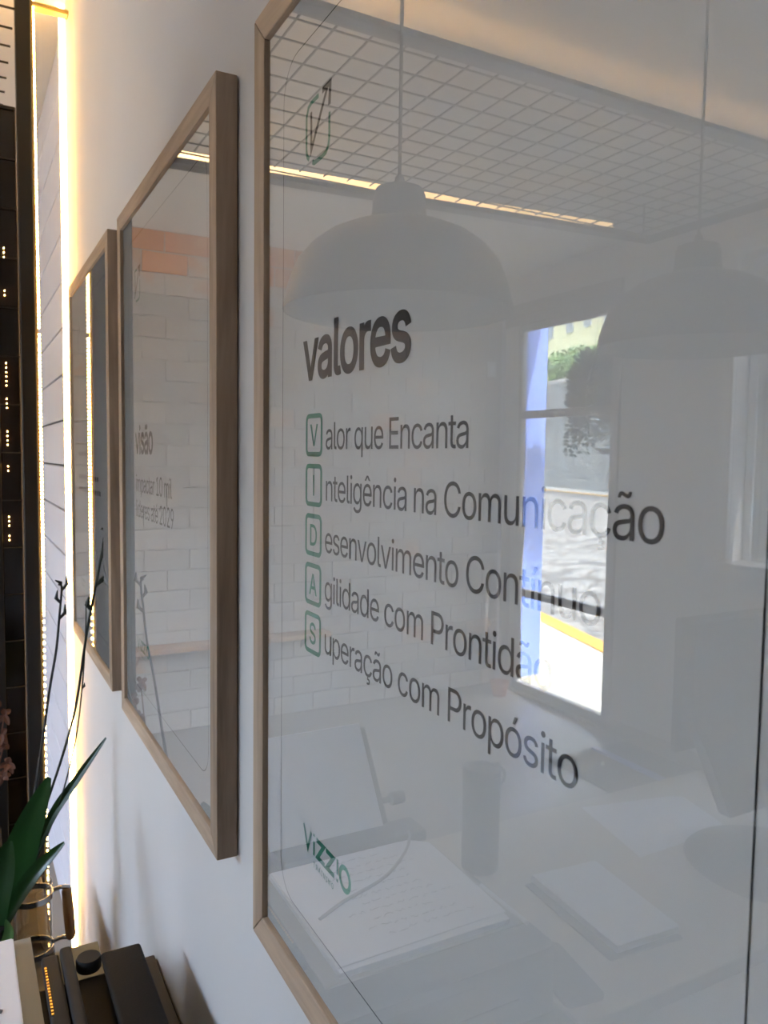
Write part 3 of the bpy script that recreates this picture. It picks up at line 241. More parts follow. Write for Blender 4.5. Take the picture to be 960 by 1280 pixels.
def glyph(ch, bold):                       # triangles of one glyph, filled by winding number (outlines overlap themselves)
    if (ch, bold) in _gcache: return _gcache[ch, bold]
    loops = []
    for q in GLYPHS[ch][1]:
        n = len(q)//6; pts = []
        for i in range(n):
            a = q[i*6:i*6+6]; b = q[(i+1) % n*6:(i+1) % n*6+6]
            p0, p1_, p2_, p3_ = (a[2],a[3]), (a[4],a[5]), (b[0],b[1]), (b[2],b[3])
            straight = abs((p3_[0]-p0[0])*(p1_[1]-p0[1])-(p3_[1]-p0[1])*(p1_[0]-p0[0])) < 60 and abs((p3_[0]-p0[0])*(p2_[1]-p0[1])-(p3_[1]-p0[1])*(p2_[0]-p0[0])) < 60
            for k in range(1 if straight else 5):
                t = k/5; s = 1-t
                v = Vector([(s*s*s*p0[c]+3*s*s*t*p1_[c]+3*s*t*t*p2_[c]+t*t*t*p3_[c])/1000 for c in (0,1)])
                if not pts or (v-pts[-1]).length > .0008: pts.append(v)
        if (pts[0]-pts[-1]).length < .0008: pts.pop()
        loops.append(pts)
    area = lambda P: sum(P[i-1].x*P[i].y-P[i].x*P[i-1].y for i in range(len(P)))/2
    sgn = 1 if area(max(loops, key=lambda P: abs(area(P)))) > 0 else -1
    if bold:
        new = []
        for P in loops:
            n = len(P); Q = []
            for i in range(n):
                d1 = (P[i]-P[i-1]).normalized(); d2 = (P[(i+1) % n]-P[i]).normalized()
                n1 = Vector((d1.y,-d1.x)); n2 = Vector((d2.y,-d2.x)); m_ = (n1+n2)
                m_ = m_.normalized() if m_.length > 1e-4 else n1
                Q.append(P[i] + m_*(bold*sgn/max(.5, m_.dot(n1))))
            new.append(Q)
        loops = new
    vs, es = [], []
    for P in loops:
        b = len(vs); vs += [p.to_2d() for p in P]; es += [(b+k, b+(k+1) % len(P)) for k in range(len(P))]
    ov, oe, of, *_ = mathutils.geometry.delaunay_2d_cdt(vs, es, [], 0, 1e-5)
    tri = []
    for f in of:
        c = sum((ov[k] for k in f), Vector((0,0)))/len(f); w = 0
        for P in loops:
            for k in range(len(P)):
                a, b = P[k-1], P[k]
                if (a.y > c.y) != (b.y > c.y):
                    if a.x + (c.y-a.y)/(b.y-a.y)*(b.x-a.x) > c.x: w += 1 if b.y > a.y else -1
        if w: tri.append(list(f))
    _gcache[ch, bold] = ([tuple(v) for v in ov], tri); return _gcache[ch, bold]
def text(name, s, x, z, size, m, parent, track=-.037, y=YP+.0003, bold=0):
    V_, F_ = [], []; pen = 0
    for ch in s:
        if ch == ' ': pen += .19 + track; continue
        gv, gf = glyph(ch, bold); b = len(V_)
        V_ += [(x-(pen+u)*size, y, z+v*size) for u, v in gv]; F_ += [[b+k for k in f] for f in gf]
        pen += GLYPHS[ch][0]/1000 + track
    me = D.meshes.new(name); me.from_pydata(V_, [], F_); me.validate(); me.update()
    if me.polygons and me.polygons[0].normal.y < 0: me.flip_normals()
    me.materials.append(m); o = D.objects.new(name, me); COL.objects.link(o); o.parent = parent
    return o
def ribbon(bm, pts, w, closed=False, y=YP+.0003):       # flat printed stroke in the poster plane
    P = [Vector((p[0], 0, p[1])) for p in pts]; n = len(P); L = []
    for i, p in enumerate(P):
        a = P[(i-1) % n] if (closed or i > 0) else p; b = P[(i+1) % n] if (closed or i < n-1) else p
        d1 = (p-a).normalized() if (p-a).length > 1e-9 else (b-p).normalized(); d2 = (b-p).normalized() if (b-p).length > 1e-9 else d1
        t = (d1+d2).normalized(); nn = Vector((-t.z, 0, t.x)); k = 1/max(.35, abs(nn.dot(Vector((-d1.z,0,d1.x)))))
        L.append((bm.verts.new((p+nn*w/2*k) + Vector((0,y,0))), bm.verts.new((p-nn*w/2*k) + Vector((0,y,0)))))
    for i in range(n if closed else n-1):
        a, b = L[i], L[(i+1) % n]; bm.faces.new((a[0], b[0], b[1], a[1]))
    for f in bm.faces:
        f.normal_update()
        if f.normal.y < 0: f.normal_flip()
    return bm
def rrect(x0, x1, z0, z1, r, n=6):
    out = []
    for cx, cz, a0 in ((x1-r, z1-r, 0), (x0+r, z1-r, 90), (x0+r, z0+r, 180), (x1-r, z0+r, 270)):
        for k in range(n+1):
            a = math.radians(a0 + 90*k/n); out.append((cx + r*math.cos(a), cz + r*math.sin(a)))
    return out
_put = put
def wl(o):
    v = Vector((0,0,0))
    while o is not None: v = v + o.location; o = o.parent
    return v
def put(name, bm, m, parent=None, smooth=False, loc=None):      # meshes are given in room coordinates (or about loc)
    o = _put(name, bm, m, parent, smooth)
    o.location = (Vector(loc) if loc else Vector((0,0,0))) - (wl(parent) if parent else Vector((0,0,0)))
    return o
def share(name, src, parent, loc, rot=None):                     # another piece with the same mesh data
    o = D.objects.new(name, src.data); COL.objects.link(o); o.parent = parent
    o.location = Vector(loc) - (wl(parent) if parent else Vector((0,0,0)))
    if rot: o.rotation_euler = rot
    return o

# ================================================================ ROOM SHELL
W, XF, HC = 3.10, 4.50, 2.84          # window wall, brick wall, ceiling
XB = -3.5
setting('floor', B(XB, XF+.25, -.2, W+.18, -.12, 0), M['floor'])
setting('ceiling', B(XB, XF+.25, -.2, W+.18, HC, HC+.12), M['ceil'])
wr = setting('wall_right', B(XB, 2.452, -.2, -.011, 0, HC), M['wall'])
wr2 = setting('wall_right_end', B(2.452, XF, -.2, -.027, 0, HC), M['groove'])
ph = .142; mesh0 = None
for k in range(20):
    z0 = k*ph + .002; z1 = min((k+1)*ph - .002, HC)
    if k == 0:
        first = put('plank', B(2.454, XF, -.006, .006, -ph/2+.003, ph/2-.003, .002, 1), M['plank'], wr2, loc=(0, -.021, ph/2))
    else:
        share('plank', first, wr2, (0, -.021, ph*(k+.5)))
setting('wall_back', B(XB-.15, XB, -.2, W+.18, 0, HC), M['wall'])
# window wall with its two openings
DX0, DX1, DZ = 3.41, 4.44, 2.50
WX0, WX1, WZ0, WZ1 = .60, 2.59, 1.11, 2.60
bm = bmesh.new()
box(bm, XB, WX0, W, W+.18, 0, HC); box(bm, WX0, WX1, W, W+.18, 0, WZ0); box(bm, WX0, WX1, W, W+.18, WZ1, HC)
box(bm, WX1, DX0-.06, W, W+.18, 0, HC); box(bm, DX0-.06, DX1+.055, W, W+.18, DZ+.06, HC); box(bm, DX1+.055, XF+.25, W, W+.18, 0, HC)
setting('wall_left', bm, M['wall'])
setting('baseboard_left', B(XB, DX0-.06, W-.015, W, 0, .085, .003, 1), M['doorf'])

# brick wall: single bricks proud of the mortar
wf = setting('wall_front', B(XF, XF+.25, -.2, W, 0, HC), M['mortar'])
CH, BL = HC/24, .2583
variants = []
for k in range(4):
    bm = bmesh.new(); box(bm, -.009, .01, -BL/2+.0045, BL/2-.0045, -CH/2+.0045, CH/2-.0045)
    bmesh.ops.subdivide_edges(bm, edges=[e for e in bm.edges if abs(e.verts[0].co.y-e.verts[1].co.y) > .1], cuts=2)
    for v in bm.verts:
        v.co += Vector((random.uniform(-.004,.003) if v.co.x < 0 else 0, random.uniform(-.003,.003), random.uniform(-.003,.003)))
    variants.append(bm)
meshes = {}
def bmesh_copy(src):
    me = D.meshes.new('brick'); src.to_mesh(me); return me
for kind in ('brick0', 'brick1', 'brick2'):
    for k, v in enumerate(variants):
        me = bmesh_copy(v); me.materials.append(M[kind]); meshes[kind, k] = me
half = bmesh.new(); box(half, -.009, .01, -BL/4+.004, BL/4-.004, -CH/2+.006, CH/2-.006)
for kind in ('brick0', 'brick1', 'brick2'):
    me = bmesh_copy(half); me.materials.append(M[kind]); meshes[kind, 'h'] = me
low = bmesh.new()
for r in range(24):
    zc = HC - (r+.5)*CH
    cols = [(i+.5)*BL for i in range(12)] if r % 2 == 0 else [BL/4] + [(i+1)*BL for i in range(11)] + [12*BL-BL/4]
    for j, yc in enumerate(cols):
        isht = r % 2 == 1 and j in (0, len(cols)-1)
        if r >= 23:
            w_ = BL/4-.004 if isht else BL/2-.006
            box(low, XF-.016, XF+.01, yc-w_, yc+w_, zc-CH/2+.006, zc+CH/2-.006); continue
        q = random.random()
        kind = 'brick0' if r == 0 or (r == 1 and q < .75) else 'brick1' if (r == 1 or (r == 2 and q < .8) or (r == 3 and q < .35) or q < .05) else 'brick2'
        o = D.objects.new('brick', meshes[kind, 'h' if isht else random.randrange(4)]); COL.objects.link(o); o.parent = wf
        o.location = (XF + random.uniform(-.003, .003), yc, zc)
tag(put('low_brick_course', low, M['brick2'], wf), kind='stuff')
t = thing('light_switch', 'white light switch on the whitewashed brick wall by the door', 'switch', (XF-.016, 2.99, 2.21))
put('plate', B(XF-.030, XF-.018, 2.965, 3.035, 2.17, 2.27, .003), M['frame_w'], t); put('rocker', B(XF-.036, XF-.030, 2.985, 3.015, 2.19, 2.24, .002), M['white'], t)

# door_1: glazed door with cross bars
d1 = setting('door_1', bmesh.new(), M['doorf'])
def jamb(nm, *a, mm='doorf', bev=.003): return put(nm, B(*a, bev, 1), M[mm], d1)
jamb('door_jamb', DX1, DX1+.055, W+.03, W+.178, 0, DZ+.06, mm='blue'); jamb('door_jamb', DX0-.06, DX0, W-.02, W+.17, 0, DZ+.06)
jamb('door_head', DX0, DX1, W-.02, W+.17, DZ, DZ+.06)
jamb('casing', DX0-.06, DX1+.055, W-.03, W-.001, DZ+.06, DZ+.14)
PX1 = 4.255
for z0, z1 in ((1.875, 1.925), (.670, .722), (.02, .075), (2.455, 2.50)): jamb('cross_bar', DX0, PX1, W-.005, W+.035, z0, z1)
for z0, z1 in ((.075, .670), (.722, 1.875), (1.925, 2.455)): put('pane', B(DX0, PX1, W+.013, W+.017, z0, z1), M['pane'], d1)
jamb('door_stile', PX1, PX1+.035, W-.005, W+.035, .02, DZ); jamb('door_stile', PX1+.036, DX1-.002, W-.012, W+.030, .02, DZ, mm='frame_w')
jamb('threshold', DX0-.06, DX1+.055, W-.03, W+.17, 0, .02, mm='grey')

# window_1: white casement with a deep reveal
w1 = setting('window_1', bmesh.new(), M['frame_w'])
def wp(nm, *a, mm='frame_w'): return put(nm, B(*a, .003, 1), M[mm], w1)
wp('casing', WX1, WX1+.06, W-.025, W-.001, WZ0-.05, WZ1+.07); wp('casing', WX0-.07, WX0, W-.025, W-.001, WZ0-.05, WZ1+.07)
wp('casing', WX0, WX1, W-.025, W-.001, WZ1, WZ1+.07); wp('window_sill', WX0-.09, WX1+.09, W-.07, W-.001, WZ0-.04, WZ0)
for x0, x1 in ((WX1-.05, WX1-.002), (WX0+.002, WX0+.05), ((WX0+WX1)/2-.035, (WX0+WX1)/2+.035)): wp('frame_post', x0, x1, W+.09, W+.15, WZ0+.002, WZ1-.002)
for z0, z1 in ((WZ0+.002, WZ0+.06), (WZ1-.06, WZ1-.002)): wp('frame_rail', WX0+.05, WX1-.05, W+.092, W+.148, z0, z1)
xm = (WX0+WX1)/2
for a, b in ((WX0+.05, xm-.035), (xm+.035, WX1-.05)):
    for x0, x1 in ((a+.002, a+.045), (b-.045, b-.002)): wp('sash_stile', x0, x1, W+.105, W+.14, WZ0+.062, WZ1-.062)
    for z0, z1 in ((WZ0+.062, WZ0+.11), (1.84, 1.875), (WZ1-.11, WZ1-.062)): wp('sash_rail', a+.045, b-.045, W+.107, W+.138, z0, z1)
    for z0, z1 in ((WZ0+.11, 1.84), (1.875, WZ1-.11)): put('pane', B(a+.045, b-.045, W+.12, W+.124, z0, z1), M['pane'], w1)
portal(DX0, DX1, .02, DZ, W+.19); portal(WX0, WX1, WZ0, WZ1, W+.17)
def cloth(x0, x1, yc, z0, z1, folds, amp, n=60, taper=0):
    bm = bmesh.new(); cols = []
    for i in range(n+1):
        s = i/n; col = []
        for j in range(9):
            q = j/8; x = x0 + (x1-x0)*(.5+(s-.5)*(1-taper*math.sin(PI*q)*.6)); y = yc + amp*math.sin(folds*2*PI*s + .3*math.sin(7*q))*(.7+.3*q)
            col.append([bm.verts.new((x, y-.0008, z0+(z1-z0)*q)), bm.verts.new((x, y+.0008, z0+(z1-z0)*q))])
        cols.append(col)
    for a, b in zip(cols, cols[1:]):
        for j in range(8):
            bm.faces.new((a[j][0], b[j][0], b[j+1][0], a[j+1][0])); bm.faces.new((a[j][1], a[j+1][1], b[j+1][1], b[j][1]))
    bmesh.ops.recalc_face_normals(bm, faces=bm.faces)
    return bm
tag(put('sheer_curtain', cloth(2.36, 2.50, W+.05, WZ0+.03, WZ1-.03, 4, .014), M['sheer'], None, True), 'pale sheer curtain gathered at the reveal edge of the white window', 'curtain')
tag(put('door_curtain', cloth(4.14, 4.30, W-.045, .12, 1.16, 4, .014, taper=.5), M['curtain'], None, True), 'white cloth hanging bunched at the glazed door jamb', 'curtain')
t = put('clay_pot', lathe(bmesh.new(), [(0,.022),(.045,.022),(.062,.11),(.066,.12),(.058,.12),(.05,.04),(0,.04)], 24, 4.22, W-.16), M['orange'], None, True)
t.location.z = -.021
tag(t, 'small terracotta pot on the floor by the glazed door', 'pot')
t = thing('floor_shade', 'dark sheet painting the shaded floor band by the window wall, with a blue reflection strip', 'mat', (2.7, 2.75, 0))  # dark sheet stands in for the shade on the floor here
put('shade_sheet', B(1.9, 3.18, 2.47, 3.06, 0, .010, .004, 1), M['dimfloor'], t); put('blue_reflection', B(2.40, 3.17, 2.785, 2.825, .010, .022), M['blue_refl'], t)  # blue strip is the reflection of the blue pillar, put in as colour

# ================================================================ FRAMED POSTERS
FY, FW = .015, .0275
def poster(x0, x1, z0, z1, w0, dz, label):
    t = thing('framed_poster', label, 'poster', ((x0+x1)/2, 0, z0), group=None)
    def stile(nm, poly, m, axis='y'):
        bm = bmesh.new(); prism(bm, poly, 'y', -.0095, FY); bmesh.ops.bevel(bm, geom=[e for e in bm.edges], offset=.0007, segments=1, affect='EDGES'); return put(nm, bm, m, t)
    a, b, c, d = x0, x1, z0, z1; g = .00025
    stile('frame_stile', [(a,c+g),(a+FW,c+FW+g),(a+FW,d-FW-g),(a,d-g)], M['oak_z']); stile('frame_stile', [(b,c+g),(b,d-g),(b-FW,d-FW-g),(b-FW,c+FW+g)], M['oak_z'])
    stile('frame_rail', [(a+g,c),(b-g,c),(b-FW-g,c+FW),(a+FW+g,c+FW)], M['oak_x']); stile('frame_rail', [(a+g,d),(a+FW+g,d-FW),(b-FW-g,d-FW),(b-g,d)], M['oak_x'])
    sh = put('print_sheet', B(a+FW-.004, b-FW+.004, .006, YP, c+FW-.004, d-FW+.004), M['paper'], t)
    put('glass', B(a+FW-.003, b-FW+.003, .0106, .012, c+FW-.003, d-FW+.003), M['glass'], t)
    # thin rounded keyline and the two marks common to the three sheets
    o = put('keyline', ribbon(bmesh.new(), rrect(.1835+w0, .6745+w0, 1.194+dz, 1.9415+dz, .032, 8), .0009, True), M['line'], sh)
    return t, sh, w0, dz
def mark(sh, w0, dz, s=1):
    q = lambda pts: [(x+w0, z+dz) for x, z in pts]
    bm = bmesh.new(); ribbon(bm, q([(.5975,1.8885),(.611,1.8885),(.6185,1.8865),(.6222,1.880),(.6222,1.853),(.620,1.8475),(.616,1.8445)]), .0038)
    put('mark_outline', bm, M['green'], sh)
    bm = bmesh.new(); ribbon(bm, q([(.6095,1.8405),(.6055,1.8385),(.590,1.8385),(.582,1.8395),(.5775,1.844),(.5762,1.849),(.5762,1.868)]), .0038)
    put('mark_outline', bm, M['green'], sh)
    bm = bmesh.new(); ribbon(bm, q([(.6127,1.8811),(.6118,1.8508),(.5805,1.8885)]), .0042); ribbon(bm, q([(.5905,1.8893),(.5750,1.8898),(.5765,1.8735)]), .0048)
    put('mark_arrow', bm, M['ink'], sh)
def logo(sh, w0, dz):
    q = lambda pts: [(x+w0, z+dz) for x, z in pts]; S = .0034
    bm = bmesh.new(); R_ = lambda p, w=S: ribbon(bm, q(p), w)
    R_([(.6188,1.2795),(.6098,1.2612),(.6018,1.2785)], .0035); R_([(.5962,1.2729),(.5962,1.2606)], .0033); R_([(.5962,1.2795),(.5962,1.2772)], .0035)
    R_([(.5910,1.2768),(.5760,1.2768),(.5885,1.2625),(.5735,1.2625)], .0043); R_([(.5712,1.2768),(.5565,1.2768),(.5695,1.2625),(.5545,1.2625)], .0043)
    R_([(.5488,1.2795),(.5488,1.2668)], .0035); R_([(.5488,1.2632),(.5488,1.2606)], .0036)
    put('company_name', bm, M['green'], sh)
    bm = bmesh.new(); ribbon(bm, q([(.5350+.0090*math.cos(a), 1.2697+.0090*math.sin(a)) for a in [2*PI*k/28 for k in range(28)]]), .0042, True); put('letter_ring', bm, M['gree2'], sh)
    text('tagline', 'TRAINING', .5974+w0, 1.2505+dz, .0090, M['green'], sh, track=.155, bold=.012)

# large poster
t, sh, w0, dz = poster(.108, .7385, 1.117, 2.0085, 0, 0, 'nearest oak-framed glass poster, headed valores, cut off by the right edge')
_text = text
def text(*a, **k):
    o = _text(*a, **k); o.location = -wl(o.parent); return o
mark(sh, w0, 0); logo(sh, w0, 0)
text('headline', 'valores', .6262, 1.6647, .0822, M['inkb'], sh, bold=.017, track=-.030)
SZ = .0417
for s, x, z, nm in (('alor que Encanta', .5795, 1.6062, 'V'), ('nteligência na Comunicação', .5795, 1.5650, 'I'), ('esenvolvimento Contínuo', .5795, 1.5232, 'D'), ('gilidade com Prontidão', .5795, 1.4835, 'A'), ('uperação com Propósito', .5795, 1.4405, 'S')):
    want = {'V': .2035, 'I': .3480, 'D': .3128, 'A': .2808, 'S': .3010}[nm]
    nat = sum(.19 if c == ' ' else GLYPHS[c][0]/1000 for c in s)*SZ
    text('text_line', s, x, z, SZ, M['ink'], sh, track=(want-nat)/SZ/len(s))
for i, ch in enumerate('VIDAS'):
    z1 = 1.6358 - i*.04165; z0 = z1 - .0355; bm = bmesh.new()
    ribbon(bm, rrect(.5868, .6178, z0+.0019, z1-.0019, .0045, 4), .0038, True); put('letter_box', bm, M['green'], sh)
    if ch == 'I':
        put('initial', ribbon(bmesh.new(), [(.6023, z0+.0090), (.6023, z0+.0263)], .0024), M['green'], sh); continue
    wch = GLYPHS[ch][0]/1000*.034
    text('initial', ch, .6023+wch/2, z0+.0090, .034, M['green'], sh, track=0, bold=.010)

# middle poster
t, sh, w0, dz = poster(.866, 1.4835, 1.129, 2.018, .738, .012, 'middle oak-framed glass poster of the three, reflecting brick and reading visão')
mark(sh, w0, dz); logo(sh, w0, dz)
text('headline', 'visão', 1.362, 1.602, .086, M['inkb'], sh, bold=.017, track=-.030)
text('text_line', 'impactar 10 mil', 1.360, 1.5385, .0555, M['ink'], sh, track=-.035); text('text_line', 'líderes até 2029', 1.362, 1.4965, .0555, M['ink'], sh, track=-.035)
# far poster (its few lines cannot be read)
t, sh, w0, dz = poster(1.589, 2.205, 1.132, 2.0265, 1.46, .014, 'farthest and smallest-looking oak-framed glass poster beside the upright light strip')
mark(sh, w0, dz); logo(sh, w0, dz)
for a, b, z in ((2.085, 1.93, 1.60), (2.085, 1.78, 1.545), (2.085, 1.74, 1.515)):
    bm = bmesh.new(); x = a
    while x > b: ribbon(bm, [(x, z), (x-.022, z)], .010); x -= .029
    tag(put('faint_line', bm, M['line'], sh), kind='stuff')

# ================================================================ LIGHT STRIP ON THE WALL, BLACK RACK
t = thing('wall_light_strip', 'upright warm glowing light strip fixed to the wall corner', 'light strip', (2.443, 0, 0))
put('profile', B(2.4435, 2.4505, -.011, -.001, .02, HC-.002), M['strip'], t); put('diffuser', B(2.4365, 2.4434, -.0105, .003, .02, HC-.002), M['led'], t)
rk = thing('black_rack', 'black metal frame with wire mesh overhead and an upright post', 'rack', (2.34, .10, 0))
def rp(nm, *a, m='black', bev=.002): return put(nm, B(*a, bev, 1), M[m], rk)
rp('post', 2.325, 2.365, .0845, .121, 0, HC-.001); rp('post', 2.36, 2.40, .172, .200, 0, 2.52)
rp('smoked_panel', 2.372, 2.378, .121, .172, .02, 2.52, m='blackg')
rp('wall_bracket', 2.330, 2.362, -.010, .0845, 2.772, 2.784, m='strip')
ZB = 2.656
rp('near_beam', 1.768, 1.825, .235, 2.65, ZB, ZB+.016)
FB = lambda y: 2.985 - .075*(y-.235)                                     # the far beam runs slightly askew
put('far_beam', prism(bmesh.new(), [(FB(.235)-.035,.235),(FB(.235)+.035,.235),(FB(2.66)+.035,2.66),(FB(2.66)-.035,2.66)], 'z', ZB, ZB+.018), M['black'], rk)
rp('end_beam', 1.768, 2.84, 2.662, 2.73, ZB, ZB+.018)
for x in (1.80, 2.83):
    for y in (.5, 2.69):
        if x > 2 and y < 1: continue
        put('hanger', tube(bmesh.new(), [(x, y, ZB+.016), (x, y, HC)], .004), M['black'], rk)
wy = put('mesh_wire', tube(bmesh.new(), [(0, -1.26, 0), (0, 1.26, 0)], .0032, 6), M['black'], rk, loc=(1.88, 1.39, ZB+.02))
for k in range(1, 11): share('mesh_wire', wy, rk, (1.88+.1*k, 1.39, ZB+.02))
wx = put('mesh_wire', tube(bmesh.new(), [(-.515, 0, 0), (.53, 0, 0)], .0032, 6), M['black'], rk, loc=(2.33, .21, ZB+.0265))
for k in range(1, 25): share('mesh_wire', wx, rk, (2.33, .21+.1005*k, ZB+.0265))
# smoked panel wires, seen edge on
for k in range(18): put('panel_wire', tube(bmesh.new(), [(2.368, .122, .3+k*.13), (2.368, .171, .3+k*.13)], .002, 5), M['black'], rk)
for z0, z1 in ((2.12,2.15),(2.02,2.04),(1.78,1.84),(1.72,1.75),(1.62,1.66),(1.55,1.57),(1.40,1.43),(1.36,1.38)):  # glowing dots imitate the light strip mirrored in the smoked panel
    n = int((z1-z0)/.012)+1; bm = bmesh.new()
    for i in range(n): box(bm, 2.364, 2.3665, .155, .157, z0+i*.012, z0+i*.012+.003)
    tag(put('led_reflection', bm, M['ledd'], rk), kind='stuff')
t = thing('rope_light', 'dotted warm light rope running down the black post', 'light strip', (2.34, .08, 0))
put('carrier', B(2.330, 2.350, .0785, .084, .25, HC-.002), M['strip'], t)
bm = bmesh.new(); z = .27
while z < HC-.01:
    y = .0765 + .0012*math.sin(z*3)
    on = not (1.92 < z < 1.935)
    if on: box(bm, 2.334, 2.346, y-.0035, y+.002, z, z+.0060)
    z += .0105 if 1.15 < z else .02
tag(put('light_chip', bm, M['ledd'], t), kind='stuff')
# light strips lying on top of the overhead beams, washing the ceiling
t = thing('beam_light_strip', 'warm light strip hidden on the overhead beam nearest the camera, washing the ceiling', 'light strip', (1.83, 1.4, ZB+.02))
put('carrier', B(1.942, 1.956, .26, 2.62, 2.757, 2.761), M['strip'], t); put('diffuser', B(1.944, 1.954, .26, 2.62, 2.7615, 2.770), M['ledc'], t)
for k in range(5): put('bracket', tube(bmesh.new(), [(1.815, .4+k*.53, ZB+.016), (1.949, .4+k*.53, 2.757)], .0025, 6), M['black'], t)

t = thing('beam_light_strip', 'warm light strip along the far overhead beam, seen through the wire mesh', 'light strip', (2.9, 1.4, ZB+.02))
def skew(a, b, z0, z1): return prism(bmesh.new(), [(FB(.26)+a,.26),(FB(.26)+b,.26),(FB(2.45)+b,2.45),(FB(2.45)+a,2.45)], 'z', z0, z1)
put('carrier', skew(-.034, -.014, ZB+.0185, ZB+.022), M['strip'], t); put('diffuser', skew(-.032, -.016, ZB+.0225, ZB+.046), M['ledf'], t)

# ================================================================ PENDANT LAMPS
def pendant(x, y, z, label):
    t = thing('pendant_lamp', label, 'lamp', (x, y, z), group=None)
    prof = [(.2,0),(.201,.004),(.197,.022),(.190,.05),(.176,.083),(.155,.108),(.128,.128),(.095,.143),(.060,.152),(.050,.158),(.047,.175),(.0455,.200),(.041,.211),(.028,.216),(.012,.218),(0,.218)]
    put('shade', lathe(bmesh.new(), [(r, z+h) for r, h in prof], 56, x, y), M['shade'], t, True)
    ins = [(.1985,.001),(.1945,.022),(.187,.049),(.173,.081),(.152,.105),(.125,.125),(.093,.139),(.055,.148),(.046,.150),(0,.150)]
    put('shade_inside', lathe(bmesh.new(), [(r, z+h) for r, h in ins], 56, x, y), M['shadein'], t, True)
    put('lamp_holder', lathe(bmesh.new(), [(0,z+.149),(.022,z+.149),(.022,z+.10),(.017,z+.095),(0,z+.095)], 20, x, y), M['plast2'], t, True)
    put('bulb', lathe(bmesh.new(), [(0,z+.058),(.012,z+.060),(.019,z+.068),(.020,z+.076),(.014,z+.088),(.012,z+.095),(0,z+.095)], 24, x, y), M['white'], t, True)
    put('cord', tube(bmesh.new(), [(x, y, z+.214), (x, y, HC-.025)], .0032, 8), M['black'], t)
    put('cord_grip', lathe(bmesh.new(), [(0,z+.217),(.010,z+.217),(.008,z+.232),(.004,z+.236),(0,z+.236)], 16, x, y), M['black'], t, True)
    put('ceiling_rose', lathe(bmesh.new(), [(0,HC-.026),(.03,HC-.026),(.045,HC-.001),(0,HC-.001)], 24, x, y), M['black'], t, True)
pendant(1.219, .436, 1.853, 'black dome pendant lamp reflected above the word valores')
pendant(1.170, 1.129, 1.841, 'black dome pendant lamp reflected at the right, in front of the door')

# ================================================================ DESK
TZ = .74
t = thing('desk', 'long beige laminate desk seen in the glass, papers on it', 'desk', (1.15, .9, 0))
put('desk_top', B(.852, 1.46, .572, 2.05, TZ-.03, TZ, .002, 1), M['desk'], t)
for x, y in ((.90,.62),(1.41,.62),(.90,1.98),(1.41,1.98)): put('leg', B(x-.02, x+.02, y-.02, y+.02, 0, TZ-.031, .002, 1), M['black'], t)
put('modesty_panel', B(1.40, 1.415, .65, 1.95, .35, TZ-.031), M['desk'], t)

t = thing('console_table', 'black console table under the printer, at the poster wall', 'table', (1.09, .28, 0))
put('table_top', B(.862, 1.325, -.008, .568, TZ-.03, TZ, .002, 1), M['black'], t)
for x, y in ((.89,.03),(1.29,.03),(.89,.53),(1.29,.53)): put('leg', B(x-.02, x+.02, y-.02, y+.02, 0, TZ-.031, .002, 1), M['black'], t)
put('shelf', B(.90, 1.28, .02, .54, .30, .32, .002, 1), M['black'], t)
t = thing('printer', 'large charcoal printer on the black console, under the open notebook', 'printer', (1.05, .29, TZ))
bm = B(.892, 1.135, .052, .552, TZ+.001, .845, .012, 3); put('body', bm, M['plast2'], t, True)
put('scanner_lid', B(.896, 1.133, .054, .548, .8455, .860, .007, 3), M['plastic'], t, True)
put('paper_slot', B(.888, .8925, .12, .48, .775, .790, .001, 1), M['black'], t)
put('control_strip', B(.889, .8925, .20, .40, .805, .835, .002, 1), M['plastic'], t)

# notebook: a cover, page blocks, scribbled right page, ring binding
t = thing('open_notebook', 'open notebook with handwritten white pages lying on the printer', 'notebook', (1.1, .35, .86))
put('cover', prism(bmesh.new(), [(.950,.187),(.948,.532),(1.235,.535),(1.262,.50),(1.262,.190)], 'z', .8605, .8635), M['grey'], t)
put('page_block', prism(bmesh.new(), [(.957,.212),(.955,.508),(1.226,.522),(1.250,.490),(1.252,.214)], 'z', .864, .873), M['white'], t)
bm = prism(bmesh.new(), [(.966,.214),(.972,.512),(1.215,.521),(1.238,.500),(1.247,.470),(1.250,.216)], 'z', .8733, .8755); pg = put('loose_sheet', bm, M['white'], t)
bm = bmesh.new(); rr = random.Random(3)
for k in range(11):
    x = 1.225 - k*.022; y = .30 + rr.uniform(-.02,.02)
    while y < .49 - rr.uniform(0,.08):
        L = rr.uniform(.006,.02); n = 4
        tube(bm, [(x+rr.uniform(-.004,.004), y+L*i/n, .8757) for i in range(n+1)], .0005, 4); y += L+rr.uniform(.003,.01)
tag(put('handwriting', bm, M['scrib'], pg), kind='stuff')
put('ribbon_bookmark', tube(bmesh.new(), smoothpts([(1.084,.236,.8765),(1.108,.29,.8795),(1.142,.382,.8795),(1.197,.453,.8795),(1.245,.493,.880),(1.262,.500,.884)], 8), .0028, 8), M['cable'], t, True)
tag(put('white_pen', tube(bmesh.new(), [(1.067,.532,.8648),(.943,.534,.8648)], [.0040,.0036], 12), M['frame_w'], None, True), 'slim white pen lying beside the open notebook', 'pen')

